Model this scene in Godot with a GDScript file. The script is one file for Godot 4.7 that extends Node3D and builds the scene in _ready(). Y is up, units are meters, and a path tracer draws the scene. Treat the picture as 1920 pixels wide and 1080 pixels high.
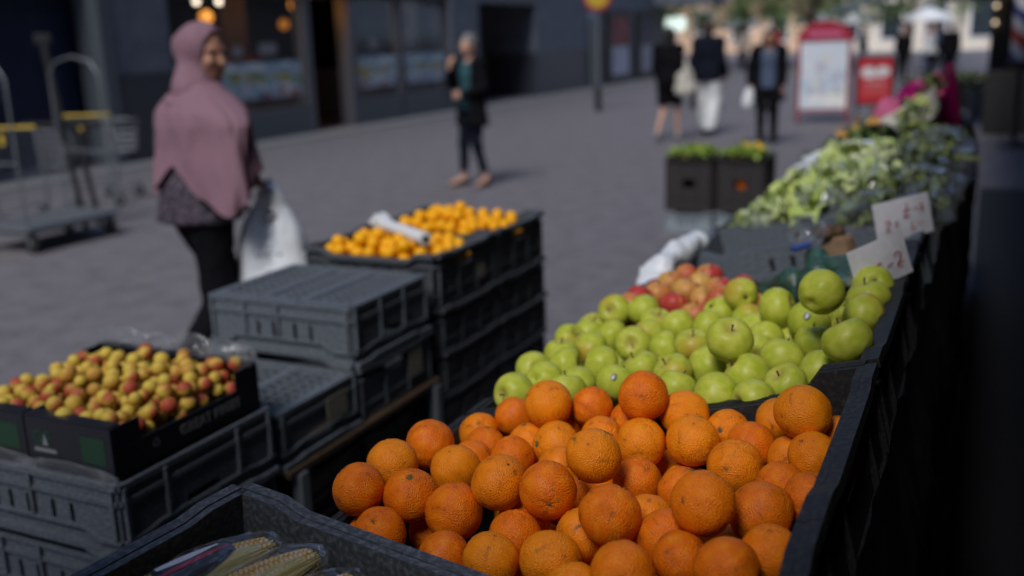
extends Node3D
# A street market in the shade: crates of oranges and apples on a sloping stall, stacks of crates across the aisle, a pedestrian street behind.
# The street runs along -z; the stall stands at x -0.75 .. -0.1, the shop front at x = -11.5.

var taken := {}
var m := {}
var rng := RandomNumberGenerator.new()
const TILT := 14.46
const TRAY := Vector3(-0.73, 1.02, 0.0)


func _ready() -> void:
	rng.seed = 7
	camera_and_light()
	materials()
	setting()
	shop_front()
	far_square()
	stall()
	oranges_and_apples()
	stall_produce()
	crate_stacks()
	street_things()
	people()


func camera_and_light() -> void:
	var cam := Camera3D.new()
	cam.name = "camera"
	add_child(cam)
	cam.position = Vector3(0, 1.62, 0)
	cam.rotation_degrees = Vector3(-14.1, 25.5, -1.8)
	cam.near = 0.05
	cam.far = 400.0
	cam.current = true
	var lens := CameraAttributesPhysical.new()
	lens.frustum_focal_length = 41.49
	lens.frustum_focus_distance = 1.24
	lens.exposure_aperture = 2.9
	lens.frustum_far = 400.0
	cam.attributes = lens
	cam.fov = 32.26
	var we := WorldEnvironment.new()
	we.name = "world"
	add_child(we)
	var e := Environment.new()
	e.background_mode = Environment.BG_SKY
	var sm := ProceduralSkyMaterial.new()
	sm.sky_top_color = Color(0.44, 0.57, 0.82)
	sm.sky_horizon_color = Color(0.71, 0.79, 0.92)
	sm.sky_curve = 0.25
	sm.ground_horizon_color = Color(0.3, 0.3, 0.32)
	sm.ground_bottom_color = Color(0.2, 0.2, 0.21)
	sm.sun_angle_max = 1.0
	e.sky = Sky.new()
	e.sky.sky_material = sm
	e.background_energy_multiplier = 0.47
	e.tonemap_mode = Environment.TONE_MAPPER_LINEAR
	e.tonemap_exposure = 1.88
	e.sdfgi_enabled = true
	e.ssao_enabled = true
	e.ssil_enabled = true
	we.environment = e
	var sun := DirectionalLight3D.new()
	sun.name = "sun"
	add_child(sun)
	sun.rotation_degrees = Vector3(-50, 3, 0)
	sun.light_energy = 0.5
	sun.light_angular_distance = 24.0
	sun.light_color = Color(1.0, 0.99, 0.985)
	sun.shadow_enabled = true


# ---------------------------------------------------------------- naming and nodes

func numbered(called: String) -> String:
	var k: int = taken.get(called, 0)
	taken[called] = k + 1
	return called if k == 0 else "%s_%03d" % [called, k]


func tag(o: Node3D, label: String, category := "", group := "", kind := "") -> Node3D:
	if label: o.set_meta("label", label)
	if category: o.set_meta("category", category)
	if group: o.set_meta("group", group)
	if kind: o.set_meta("kind", kind)
	return o


func thing(called: String, label: String, category: String, at := Vector3.ZERO, turn := 0.0, group := "") -> Node3D:
	var o := Node3D.new()
	o.name = numbered(called)
	add_child(o)
	o.position = at
	o.rotation.y = turn
	tag(o, label, category, group)
	return o


func obj(called: String, mesh: Mesh, mat: Material, parent: Node = null) -> MeshInstance3D:
	var o := MeshInstance3D.new()
	o.name = called if parent else numbered(called)
	o.mesh = mesh
	o.material_override = mat
	if parent:
		parent.add_child(o, true)
	else:
		add_child(o)
	return o


func structure(called: String, mesh: Mesh, mat: Material) -> MeshInstance3D:
	var o := obj(called, mesh, mat)
	o.set_meta("kind", "structure")
	return o


func copy(o: Node3D, label := "") -> Node3D:
	var c: Node3D = o.duplicate()
	c.name = numbered(String(o.name).trim_suffix("_" + String(o.name).get_slice("_", String(o.name).get_slice_count("_") - 1)) if String(o.name).right(3).is_valid_int() else String(o.name))
	add_child(c)
	if label: c.set_meta("label", label)
	return c


# ---------------------------------------------------------------- mesh building

class MB:
	var v := PackedVector3Array()
	var n := PackedVector3Array()
	var c := PackedColorArray()
	var t := PackedVector2Array()
	var i := PackedInt32Array()
	var col := Color(1, 1, 1)

	func add(p: Vector3, q: Vector3, uv := Vector2.ZERO) -> int:
		v.append(p); n.append(q); c.append(col); t.append(uv)
		return v.size() - 1

	# corners run counter-clockwise seen from outside
	func tri(a: Vector3, b: Vector3, d: Vector3) -> void:
		var q := (b - a).cross(d - a).normalized()
		var k := v.size()
		add(a, q); add(b, q); add(d, q)
		i.append_array(PackedInt32Array([k, k + 2, k + 1]))

	func quad(a: Vector3, b: Vector3, d: Vector3, e: Vector3) -> void:
		var q := (b - a).cross(d - a)
		if q.length_squared() < 1e-16: q = (d - a).cross(e - a)
		q = q.normalized()
		var k := v.size()
		add(a, q, Vector2(0, 1)); add(b, q, Vector2(1, 1)); add(d, q, Vector2(1, 0)); add(e, q, Vector2(0, 0))
		i.append_array(PackedInt32Array([k, k + 2, k + 1, k, k + 3, k + 2]))

	# p0..p3 bottom (counter-clockwise from above), p4..p7 top
	func hexa(p: Array) -> void:
		quad(p[3], p[2], p[1], p[0]); quad(p[4], p[5], p[6], p[7])
		quad(p[0], p[1], p[5], p[4]); quad(p[1], p[2], p[6], p[5]); quad(p[2], p[3], p[7], p[6]); quad(p[3], p[0], p[4], p[7])

	func box(at: Vector3, s: Vector3, b := Basis.IDENTITY) -> void:
		var h := s * 0.5
		var p := []
		for y in [-1.0, 1.0]:
			for q in [Vector2(-1, 1), Vector2(1, 1), Vector2(1, -1), Vector2(-1, -1)]:
				p.append(at + b * Vector3(q.x * h.x, y * h.y, q.y * h.z))
		hexa(p)

	# a box with chamfered edges
	func cbox(at: Vector3, s: Vector3, r: float, b := Basis.IDENTITY) -> void:
		var h := s * 0.5
		r = minf(r, minf(h.x, minf(h.y, h.z)) * 0.9)
		var g := func(x: float, y: float, z: float, axis: int) -> Vector3:
			var p := Vector3(x * (h.x - r), y * (h.y - r), z * (h.z - r))
			p[axis] = [x, y, z][axis] * h[axis]
			return at + b * p
		for s1 in [-1.0, 1.0]:
			var f := [g.call(s1, -1, -1, 0), g.call(s1, 1, -1, 0), g.call(s1, 1, 1, 0), g.call(s1, -1, 1, 0)]
			if s1 > 0: quad(f[0], f[1], f[2], f[3])
			else: quad(f[3], f[2], f[1], f[0])
			f = [g.call(-1, s1, -1, 1), g.call(-1, s1, 1, 1), g.call(1, s1, 1, 1), g.call(1, s1, -1, 1)]
			if s1 > 0: quad(f[0], f[1], f[2], f[3])
			else: quad(f[3], f[2], f[1], f[0])
			f = [g.call(-1, -1, s1, 2), g.call(1, -1, s1, 2), g.call(1, 1, s1, 2), g.call(-1, 1, s1, 2)]
			if s1 > 0: quad(f[0], f[1], f[2], f[3])
			else: quad(f[3], f[2], f[1], f[0])
		for a in [-1.0, 1.0]:
			for d in [-1.0, 1.0]:
				oriented([g.call(a, d, -1, 0), g.call(a, d, 1, 0), g.call(a, d, 1, 1), g.call(a, d, -1, 1)], at)
				oriented([g.call(a, -1, d, 0), g.call(a, 1, d, 0), g.call(a, 1, d, 2), g.call(a, -1, d, 2)], at)
				oriented([g.call(-1, a, d, 1), g.call(1, a, d, 1), g.call(1, a, d, 2), g.call(-1, a, d, 2)], at)
				for e in [-1.0, 1.0]:
					var p: Array = [g.call(a, d, e, 0), g.call(a, d, e, 1), g.call(a, d, e, 2)]
					if (p[1] - p[0]).cross(p[2] - p[0]).dot(p[0] - at) > 0: tri(p[0], p[1], p[2])
					else: tri(p[0], p[2], p[1])

	func oriented(p: Array, inside: Vector3) -> void:
		if (p[1] - p[0]).cross(p[2] - p[0]).dot(p[0] + p[2] - inside * 2.0) > 0: quad(p[0], p[1], p[2], p[3])
		else: quad(p[3], p[2], p[1], p[0])

	# a grid of points, rows of nu; smooth normals, wrapped in u if asked; faces outward when u runs counter-clockwise seen from above and rows run up
	func grid(p: PackedVector3Array, nu: int, wrap := false, flip := false, uvs := Vector2.ONE) -> void:
		var nv := p.size() / nu
		var q := PackedVector3Array()
		q.resize(p.size())
		var k := v.size()
		var last := nu if wrap else nu - 1
		for r in nv - 1:
			for s in last:
				var a := r * nu + s
				var b := r * nu + (s + 1) % nu
				var d := b + nu
				var e := a + nu
				var w := (p[d] - p[a]).cross(p[e] - p[b])
				if flip: w = -w
				q[a] += w; q[b] += w; q[d] += w; q[e] += w
				if flip: i.append_array(PackedInt32Array([k + a, k + b, k + d, k + a, k + d, k + e]))
				else: i.append_array(PackedInt32Array([k + a, k + d, k + b, k + a, k + e, k + d]))
		for r in [0, nv - 1]:
			if wrap and p[r * nu].distance_to(p[r * nu + nu / 2]) < 1e-5:
				var w := Vector3.ZERO
				for s in nu: w += q[r * nu + s]
				for s in nu: q[r * nu + s] = w
		for a in p.size():
			add(p[a], q[a].normalized() if q[a].length_squared() > 1e-20 else Vector3.UP, Vector2(float(a % nu) / (nu - 1), 1.0 - float(a / nu) / (nv - 1)) * uvs)

	func tube(pts: Array, radii: Array, sides := 8, caps := true) -> void:
		var p := PackedVector3Array()
		var fwd: Vector3 = (pts[1] - pts[0]).normalized()
		var up := Vector3.UP if absf(fwd.y) < 0.9 else Vector3.RIGHT
		var x := up.cross(fwd).normalized()
		for k in pts.size():
			var f2: Vector3 = (pts[mini(k + 1, pts.size() - 1)] - pts[maxi(k - 1, 0)]).normalized()
			x = (x - f2 * x.dot(f2)).normalized()
			var y := f2.cross(x)
			var r: float = radii[mini(k, radii.size() - 1)]
			if k == 0 and caps:
				for s in sides: p.append(pts[0])
			for s in sides:
				var a := TAU * s / sides
				p.append(pts[k] + (x * cos(a) + y * sin(a)) * r)
			if k == pts.size() - 1 and caps:
				for s in sides: p.append(pts[k])
		grid(p, sides, true)

	# profile of Vector2(radius, y), bottom to top
	func lathe(prof: Array, sides := 16, at := Vector3.ZERO, b := Basis.IDENTITY) -> void:
		var p := PackedVector3Array()
		for q in prof:
			for s in sides:
				var a := -TAU * s / sides
				p.append(at + b * Vector3(q.x * cos(a), q.y, q.x * sin(a)))
		grid(p, sides, true)

	func ball(at: Vector3, r: Vector3, sides := 12, rows := 8, b := Basis.IDENTITY) -> void:
		var p := PackedVector3Array()
		for k in rows + 1:
			var e := PI * k / rows - PI / 2
			for s in sides:
				var a := -TAU * s / sides
				p.append(at + b * (Vector3(cos(e) * cos(a), sin(e), cos(e) * sin(a)) * r))
		grid(p, sides, true)

	# a leaf: a curved, slightly folded blade with wavy edges
	func leaf(base: Vector3, dir: Vector3, up: Vector3, long: float, wide: float, droop: float, wave: float, segs := 5, ph := 0.0) -> void:
		var p := PackedVector3Array()
		var side := dir.cross(up).normalized()
		for k in segs + 1:
			var s := float(k) / segs
			var w := wide * 0.5 * sin(PI * (0.08 + 0.9 * s)) * (1.0 + 0.2 * sin(ph + s * 9.0))
			var o := base + dir * long * s * (1.0 - 0.25 * droop * s) - up * long * droop * s * s * 0.5
			for j in [-1.0, 0.0, 1.0]:
				p.append(o + side * w * j + up * (absf(j) * w * 0.35 + wave * sin(ph * 3.0 + s * 11.0 + j * 2.0) * absf(j)))
		var k0 := v.size()
		grid(p, 3)
		# the rib is paler than the blade
		for k in range(1, p.size(), 3): c[k0 + k] = col.lerp(Color(0.55, 0.6, 0.35), 0.3)

	func mesh() -> ArrayMesh:
		var a := []
		a.resize(Mesh.ARRAY_MAX)
		a[Mesh.ARRAY_VERTEX] = v
		a[Mesh.ARRAY_NORMAL] = n
		a[Mesh.ARRAY_COLOR] = c
		a[Mesh.ARRAY_TEX_UV] = t
		a[Mesh.ARRAY_INDEX] = i
		var o := ArrayMesh.new()
		o.add_surface_from_arrays(Mesh.PRIMITIVE_TRIANGLES, a)
		return o


# a field of distances on a grid, meshed as surface nets: bodies, clothes, bags
class Blob:
	var lo: Vector3
	var cell: float
	var nx: int
	var ny: int
	var nz: int
	var f := PackedFloat32Array()

	func _init(a: Vector3, b: Vector3, size: float) -> void:
		lo = a
		cell = size
		nx = int((b.x - a.x) / size) + 2
		ny = int((b.y - a.y) / size) + 2
		nz = int((b.z - a.z) / size) + 2
		f.resize(nx * ny * nz)
		f.fill(9.0)

	# a tapered capsule joined smoothly over k; sq flattens it along z
	func cap(a: Vector3, b: Vector3, ra: float, rb: float, k := 0.03, sq := 1.0, carve := false) -> void:
		var R := maxf(ra, rb) + k + 2.0 * cell
		var x0 := maxi(0, int((minf(a.x, b.x) - R - lo.x) / cell))
		var x1 := mini(nx - 1, int((maxf(a.x, b.x) + R - lo.x) / cell) + 1)
		var y0 := maxi(0, int((minf(a.y, b.y) - R - lo.y) / cell))
		var y1 := mini(ny - 1, int((maxf(a.y, b.y) + R - lo.y) / cell) + 1)
		var z0 := maxi(0, int((minf(a.z, b.z) - R - lo.z) / cell))
		var z1 := mini(nz - 1, int((maxf(a.z, b.z) + R - lo.z) / cell) + 1)
		var dx := b.x - a.x
		var dy := b.y - a.y
		var dz := (b.z - a.z) / sq
		var dd := maxf(dx * dx + dy * dy + dz * dz, 1e-9)
		for iz in range(z0, z1 + 1):
			var pz := (lo.z + iz * cell - a.z) / sq
			for iy in range(y0, y1 + 1):
				var py := lo.y + iy * cell - a.y
				var at := (iz * ny + iy) * nx
				for ix in range(x0, x1 + 1):
					var px := lo.x + ix * cell - a.x
					var s := clampf((px * dx + py * dy + pz * dz) / dd, 0.0, 1.0)
					var ex := px - dx * s
					var ey := py - dy * s
					var ez := pz - dz * s
					var d := sqrt(ex * ex + ey * ey + ez * ez) - ra - (rb - ra) * s
					var o := f[at + ix]
					if carve:
						f[at + ix] = maxf(o, -d)
					elif o > 8.0:
						f[at + ix] = d
					else:
						var h := maxf(k - absf(o - d), 0.0) / k
						f[at + ix] = minf(o, d) - h * h * k * 0.25

	func ell(at: Vector3, r: Vector3, b := Basis.IDENTITY, k := 0.02, carve := false) -> void:
		var big := maxf(r.x, maxf(r.y, r.z)) + k + 2.0 * cell
		var small := minf(r.x, minf(r.y, r.z))
		var inv := b.inverse()
		for iz in range(maxi(0, int((at.z - big - lo.z) / cell)), mini(nz, int((at.z + big - lo.z) / cell) + 2)):
			for iy in range(maxi(0, int((at.y - big - lo.y) / cell)), mini(ny, int((at.y + big - lo.y) / cell) + 2)):
				for ix in range(maxi(0, int((at.x - big - lo.x) / cell)), mini(nx, int((at.x + big - lo.x) / cell) + 2)):
					var p: Vector3 = inv * (lo + Vector3(ix, iy, iz) * cell - at) / r
					var d := (p.length() - 1.0) * small
					var j := (iz * ny + iy) * nx + ix
					var o := f[j]
					if carve: f[j] = maxf(o, -d)
					elif o > 8.0: f[j] = d
					else:
						var h := maxf(k - absf(o - d), 0.0) / k
						f[j] = minf(o, d) - h * h * k * 0.25

	# cut away everything on the far side of a plane
	func cut(at: Vector3, towards: Vector3) -> void:
		for iz in nz:
			for iy in ny:
				var base := (lo.y + iy * cell - at.y) * towards.y + (lo.z + iz * cell - at.z) * towards.z
				var j := (iz * ny + iy) * nx
				for ix in nx:
					if f[j + ix] < 0.06:
						f[j + ix] = maxf(f[j + ix], base + (lo.x + ix * cell - at.x) * towards.x)

	# folds: a noise stretched along y
	func folds(noise: FastNoiseLite, amp: float, stretch := Vector3(1, 0.25, 1)) -> void:
		for iz in nz:
			for iy in ny:
				var j := (iz * ny + iy) * nx
				for ix in nx:
					if absf(f[j + ix]) < 0.06:
						f[j + ix] += amp * noise.get_noise_3d((lo.x + ix * cell) * stretch.x, (lo.y + iy * cell) * stretch.y, (lo.z + iz * cell) * stretch.z)

	func into(mb: MB) -> void:
		var at := PackedInt32Array()
		at.resize(nx * ny * nz)
		at.fill(-1)
		var p := PackedVector3Array()
		var far := 1.8 * cell
		var sy := nx
		var sz := nx * ny
		for iz in nz - 1:
			for iy in ny - 1:
				for ix in nx - 1:
					var j := (iz * ny + iy) * nx + ix
					if absf(f[j]) > far: continue
					var d := [f[j], f[j + 1], f[j + sy], f[j + sy + 1], f[j + sz], f[j + sz + 1], f[j + sz + sy], f[j + sz + sy + 1]]
					var mask := 0
					for e in 8:
						if d[e] < 0.0: mask |= 1 << e
					if mask == 0 or mask == 255: continue
					var sum := Vector3.ZERO
					var count := 0
					for e in [0, 1, 2, 3, 4, 5, 6, 7]:
						for bit in [1, 2, 4]:
							if e & bit: continue
							var g: int = e | bit
							if (d[e] < 0.0) == (d[g] < 0.0): continue
							var s: float = d[e] / (d[e] - d[g])
							var a := Vector3(e & 1, (e >> 1) & 1, e >> 2)
							sum += a + (Vector3(g & 1, (g >> 1) & 1, g >> 2) - a) * s
							count += 1
					at[j] = p.size()
					p.append(lo + (Vector3(ix, iy, iz) + sum / count) * cell)
		var tri := PackedInt32Array()
		for iz in range(1, nz - 1):
			for iy in range(1, ny - 1):
				for ix in range(1, nx - 1):
					var j := (iz * ny + iy) * nx + ix
					if at[j] < 0: continue
					var inside := f[j] < 0.0
					for axis in 3:
						var st: int = [1, sy, sz][axis]
						if inside == (f[j + st] < 0.0): continue
						var u: int = [sy, sz, 1][axis]
						var w: int = [sz, 1, sy][axis]
						var a := at[j]
						var b := at[j - u]
						var c := at[j - u - w]
						var e := at[j - w]
						if a < 0 or b < 0 or c < 0 or e < 0: continue
						if inside: tri.append_array(PackedInt32Array([a, b, c, a, c, e]))
						else: tri.append_array(PackedInt32Array([a, c, b, a, e, c]))
		var q := PackedVector3Array()
		q.resize(p.size())
		for k in range(0, tri.size(), 3):
			var w := (p[tri[k + 1]] - p[tri[k]]).cross(p[tri[k + 2]] - p[tri[k]])
			q[tri[k]] += w; q[tri[k + 1]] += w; q[tri[k + 2]] += w
		var base := mb.v.size()
		for k in p.size(): mb.add(p[k], q[k].normalized())
		for k in range(0, tri.size(), 3):
			mb.i.append_array(PackedInt32Array([base + tri[k], base + tri[k + 2], base + tri[k + 1]]))

	func mesh() -> ArrayMesh:
		var mb := MB.new()
		into(mb)
		return mb.mesh()


# ---------------------------------------------------------------- materials

func noise_image(freq: float, sd: int, size := 512, kind := FastNoiseLite.TYPE_SIMPLEX_SMOOTH, oct := 4) -> Image:
	var fn := FastNoiseLite.new()
	fn.seed = sd
	fn.noise_type = kind
	fn.frequency = freq
	fn.fractal_octaves = oct
	if kind == FastNoiseLite.TYPE_CELLULAR:
		fn.fractal_type = FastNoiseLite.FRACTAL_NONE
		fn.cellular_return_type = FastNoiseLite.RETURN_DISTANCE
	return fn.get_seamless_image(size, size)


func ramp_texture(im: Image, stops: Array) -> ImageTexture:
	# stops: [[at, linear colour], ...]; the picture is stored as sRGB
	var g := Gradient.new()
	g.offsets = PackedFloat32Array(stops.map(func(s): return s[0]))
	g.colors = PackedColorArray(stops.map(func(s): return s[1].linear_to_srgb()))
	var out := Image.create(im.get_width(), im.get_height(), false, Image.FORMAT_RGB8)
	for y in im.get_height():
		for x in im.get_width():
			out.set_pixel(x, y, g.sample(im.get_pixel(x, y).r))
	return ImageTexture.create_from_image(out)


func bumps(im: Image, scale: float) -> ImageTexture:
	var c := im.duplicate()
	c.convert(Image.FORMAT_RGBA8)
	c.bump_map_to_normal_map(scale)
	return ImageTexture.create_from_image(c)


func mat(called: String, colour: Color, rough := 0.6, metal := 0.0) -> StandardMaterial3D:
	var s := StandardMaterial3D.new()
	s.resource_name = called
	s.albedo_color = colour.linear_to_srgb()
	s.roughness = rough
	s.metallic = metal
	m[called] = s
	return s


func with_texture(s: StandardMaterial3D, tex: Texture2D, scale: float, world := true) -> StandardMaterial3D:
	s.albedo_color = Color.WHITE
	s.albedo_texture = tex
	s.uv1_triplanar = true
	s.uv1_world_triplanar = world
	s.uv1_scale = Vector3.ONE * scale
	return s


func with_bumps(s: StandardMaterial3D, tex: Texture2D, strength: float, scale := 0.0, world := false) -> StandardMaterial3D:
	s.normal_enabled = true
	s.normal_texture = tex
	s.normal_scale = strength
	if scale > 0.0:
		s.uv1_triplanar = true
		s.uv1_world_triplanar = world
		s.uv1_scale = Vector3.ONE * scale
	return s


func grey(v: float) -> Color:
	return Color(v, v, v)


func materials() -> void:
	var soft := noise_image(0.012, 1)
	var fine := noise_image(0.06, 2)
	var cells := noise_image(0.10, 3, 512, FastNoiseLite.TYPE_CELLULAR)
	var streak := noise_image(0.02, 4, 256)
	# ground: worn paving, grey with reddish patches
	var pave := Image.create(512, 512, false, Image.FORMAT_L8)
	for y in 512:
		for x in 512:
			var a: float = soft.get_pixel(x, y).r * 0.6 + fine.get_pixel(x, y).r * 0.4
			pave.set_pixel(x, y, grey(clampf(a, 0.0, 1.0)))
	var s := with_texture(mat("paving", grey(0.15), 0.75), ramp_texture(pave, [[0.2, Color(0.105, 0.093, 0.097)], [0.42, Color(0.135, 0.127, 0.136)], [0.6, Color(0.149, 0.142, 0.154)], [0.8, Color(0.178, 0.153, 0.152)]]), 0.55)
	with_bumps(s, bumps(fine, 3.0), 0.15)
	s = with_texture(mat("kerb_stone", grey(0.2), 0.8), ramp_texture(fine, [[0.2, grey(0.15)], [0.8, grey(0.24)]]), 0.9)
	# buildings
	with_texture(mat("blue_grey_cladding", grey(0.2), 0.55), ramp_texture(soft, [[0.2, Color(0.10, 0.118, 0.152)], [0.8, Color(0.138, 0.16, 0.20)]]), 0.25)
	with_texture(mat("dark_tiles", grey(0.05), 0.35), ramp_texture(fine, [[0.2, Color(0.035, 0.04, 0.055)], [0.8, Color(0.06, 0.066, 0.085)]]), 0.6)
	with_texture(mat("navy_panel", grey(0.02), 0.5), ramp_texture(soft, [[0.2, Color(0.012, 0.022, 0.06)], [0.8, Color(0.02, 0.035, 0.085)]]), 0.5)
	mat("near_black", grey(0.012), 0.6)
	mat("shop_frame", Color(0.14, 0.145, 0.165), 0.5, 0.3)
	mat("interior_wall", Color(0.03, 0.022, 0.018), 0.8)
	mat("interior_wood", Color(0.10, 0.045, 0.02), 0.6)
	with_texture(mat("plinth", grey(0.1), 0.6), ramp_texture(fine, [[0.2, Color(0.07, 0.09, 0.105)], [0.8, Color(0.11, 0.13, 0.15)]]), 0.7)
	with_texture(mat("cream_stucco", grey(0.5), 0.85), ramp_texture(soft, [[0.2, Color(0.74, 0.64, 0.52)], [0.8, Color(0.84, 0.77, 0.66)]]), 0.2)
	with_texture(mat("peach_stucco", grey(0.5), 0.85), ramp_texture(soft, [[0.2, Color(0.66, 0.44, 0.29)], [0.8, Color(0.78, 0.56, 0.40)]]), 0.2)
	with_texture(mat("dark_brick", grey(0.1), 0.85), ramp_texture(fine, [[0.2, Color(0.03, 0.026, 0.022)], [0.8, Color(0.055, 0.045, 0.038)]]), 0.6)
	mat("roof", Color(0.09, 0.05, 0.04), 0.8)
	mat("window_glass_dark", Color(0.03, 0.04, 0.05), 0.12)
	s = mat("shop_glass", Color(0.5, 0.56, 0.6), 0.03)
	s.albedo_color.a = 0.04
	s.metallic_specular = 0.3
	s.transparency = BaseMaterial3D.TRANSPARENCY_ALPHA
	# plastic crates, worn
	s = with_texture(mat("crate_grey", grey(0.1), 0.6), ramp_texture(fine, [[0.25, Color(0.048, 0.054, 0.062)], [0.55, Color(0.072, 0.080, 0.090)], [0.8, Color(0.125, 0.135, 0.148)]]), 3.0, false)
	with_bumps(s, bumps(fine, 2.0), 0.25)
	s = with_texture(mat("crate_pale_grey", grey(0.2), 0.6), ramp_texture(fine, [[0.25, Color(0.078, 0.094, 0.112)], [0.55, Color(0.106, 0.123, 0.145)], [0.8, Color(0.165, 0.185, 0.205)]]), 3.0, false)
	with_bumps(s, bumps(fine, 2.0), 0.25)
	s = with_texture(mat("crate_light", grey(0.2), 0.6), ramp_texture(fine, [[0.25, Color(0.20, 0.24, 0.275)], [0.8, Color(0.30, 0.34, 0.37)]]), 3.0, false)
	s = with_texture(mat("crate_black", grey(0.02), 0.6), ramp_texture(fine, [[0.25, grey(0.014)], [0.6, grey(0.022)], [0.85, grey(0.045)]]), 3.0, false)
	with_bumps(s, bumps(fine, 2.0), 0.25)
	s = with_texture(mat("crate_dark_brown", grey(0.02), 0.7), ramp_texture(fine, [[0.25, Color(0.016, 0.013, 0.014)], [0.8, Color(0.032, 0.026, 0.026)]]), 3.0, false)
	for k in ["crate_grey", "crate_pale_grey", "crate_light", "crate_black"]: m[k].metallic_specular = 0.4
	# card, paper, cloth, wood
	with_texture(mat("black_card", grey(0.02), 0.28), ramp_texture(fine, [[0.3, Color(0.010, 0.011, 0.016)], [0.7, Color(0.02, 0.022, 0.03)]]), 5.0, false)
	mat("card_inside", Color(0.22, 0.14, 0.075), 0.85)
	mat("print_green", Color(0.010, 0.05, 0.023), 0.3)
	mat("print_white", Color(0.55, 0.58, 0.6), 0.4)
	mat("print_grey", Color(0.22, 0.23, 0.25), 0.4)
	with_texture(mat("paper", grey(0.6), 0.75), ramp_texture(soft, [[0.2, Color(0.60, 0.585, 0.62)], [0.8, Color(0.68, 0.665, 0.69)]]), 6.0, false)
	with_texture(mat("old_label", grey(0.4), 0.8), ramp_texture(soft, [[0.3, Color(0.20, 0.19, 0.13)], [0.7, Color(0.32, 0.30, 0.24)]]), 14.0, false)
	mat("red_marker", Color(0.38, 0.012, 0.02), 0.6)
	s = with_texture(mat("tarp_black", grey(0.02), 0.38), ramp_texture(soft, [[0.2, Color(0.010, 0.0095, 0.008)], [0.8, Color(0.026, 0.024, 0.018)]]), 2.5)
	with_texture(mat("canopy_cloth", grey(0.02), 0.8), ramp_texture(fine, [[0.2, grey(0.012)], [0.8, grey(0.022)]]), 1.5)
	with_texture(mat("plank", grey(0.2), 0.8), ramp_texture(streak, [[0.2, Color(0.05, 0.028, 0.013)], [0.8, Color(0.10, 0.058, 0.028)]]), 5.0)
	mat("darkening_black", grey(0.012), 0.85)  # stands in for deep shade on the ground
	mat("steel", Color(0.42, 0.44, 0.47), 0.35, 0.9)
	mat("dull_steel", Color(0.20, 0.22, 0.24), 0.5, 0.6)
	mat("black_paint", grey(0.014), 0.4)
	mat("rubber", grey(0.012), 0.8)
	mat("yellow_plastic", Color(0.48, 0.33, 0.02), 0.5)
	mat("red_plastic", Color(0.26, 0.02, 0.035), 0.5)
	mat("red_print", Color(0.32, 0.014, 0.035), 0.5)
	mat("white_paint", Color(0.72, 0.73, 0.75), 0.5)
	mat("blue_plastic", Color(0.02, 0.05, 0.22), 0.4)
	mat("concrete_pot", grey(0.2), 0.85)
	# clear and milky films
	s = mat("clear_film", Color(0.85, 0.9, 0.92), 0.07)
	s.albedo_color.a = 0.12
	s.metallic_specular = 0.6
	s.transparency = BaseMaterial3D.TRANSPARENCY_ALPHA
	s = mat("dusty_film", Color(0.34, 0.36, 0.38), 0.09)
	s.albedo_color.a = 0.10
	s.metallic_specular = 0.4
	s.transparency = BaseMaterial3D.TRANSPARENCY_ALPHA
	s = with_texture(mat("white_bag", grey(0.7), 0.4), ramp_texture(soft, [[0.2, Color(0.66, 0.69, 0.72)], [0.8, Color(0.76, 0.785, 0.80)]]), 3.0, false)
	s.backlight_enabled = true
	s.backlight = Color(0.25, 0.26, 0.27)
	# fruit
	var pores := bumps(cells, 14.0)
	for k in 5:
		var c: Color = [Color(0.82, 0.185, 0.004), Color(0.85, 0.215, 0.005), Color(0.79, 0.16, 0.004), Color(0.85, 0.235, 0.006), Color(0.77, 0.16, 0.004)][k]
		var im := noise_image(0.015, 40 + k, 256)
		s = with_texture(mat("orange_%d" % k, c, 0.42), ramp_texture(im, [[0.05, Color(0.16, 0.07, 0.02)], [0.14, c.darkened(0.25)], [0.3, c.darkened(0.08)], [0.6, c], [0.9, c.lerp(Color(0.86, 0.33, 0.012), 0.6)]]), 11.0, false)
		with_bumps(s, pores, 0.5)
		s.metallic_specular = 0.32
	mat("calyx_green", Color(0.11, 0.10, 0.03), 0.8)
	mat("stem_brown", Color(0.07, 0.04, 0.018), 0.8)
	for k in ["apple", "blush", "yellow_fruit"]:
		s = mat(k, Color.WHITE, 0.38 if k == "apple" else 0.5)
		s.metallic_specular = 0.35
		s.vertex_color_use_as_albedo = true
	with_texture(m.apple, ramp_texture(noise_image(0.045, 66, 512, FastNoiseLite.TYPE_CELLULAR), [[0.0, grey(1.0)], [0.07, grey(1.0)], [0.13, grey(0.86)], [1.0, grey(0.90)]]), 7.0, false)
	with_bumps(m.yellow_fruit, bumps(fine, 2.0), 0.3, 12.0)
	mat("fruit_sticker", Color(0.08, 0.10, 0.09), 0.3)
	# leaves and flowers: colours come with the vertices
	s = mat("leaves", Color.WHITE, 0.6)
	s.metallic_specular = 0.2
	s.vertex_color_use_as_albedo = true
	s.backlight_enabled = true
	s.backlight = Color(0.12, 0.16, 0.04)
	s = mat("petals", Color.WHITE, 0.6)
	s.vertex_color_use_as_albedo = true
	s = mat("painted", Color.WHITE, 0.5)
	s.vertex_color_use_as_albedo = true
	with_texture(mat("bark", grey(0.1), 0.9), ramp_texture(fine, [[0.2, Color(0.05, 0.04, 0.032)], [0.8, Color(0.11, 0.09, 0.07)]]), 2.0)
	mat("magenta_paper", Color(0.36, 0.006, 0.13), 0.45)
	mat("pink_paper", Color(0.55, 0.12, 0.24), 0.5)
	mat("corn_kernel", Color(0.56, 0.36, 0.10), 0.4)
	mat("corn_husk", Color(0.44, 0.40, 0.16), 0.5)
	s = mat("shrink_film", Color(0.8, 0.82, 0.8), 0.06)
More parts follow.
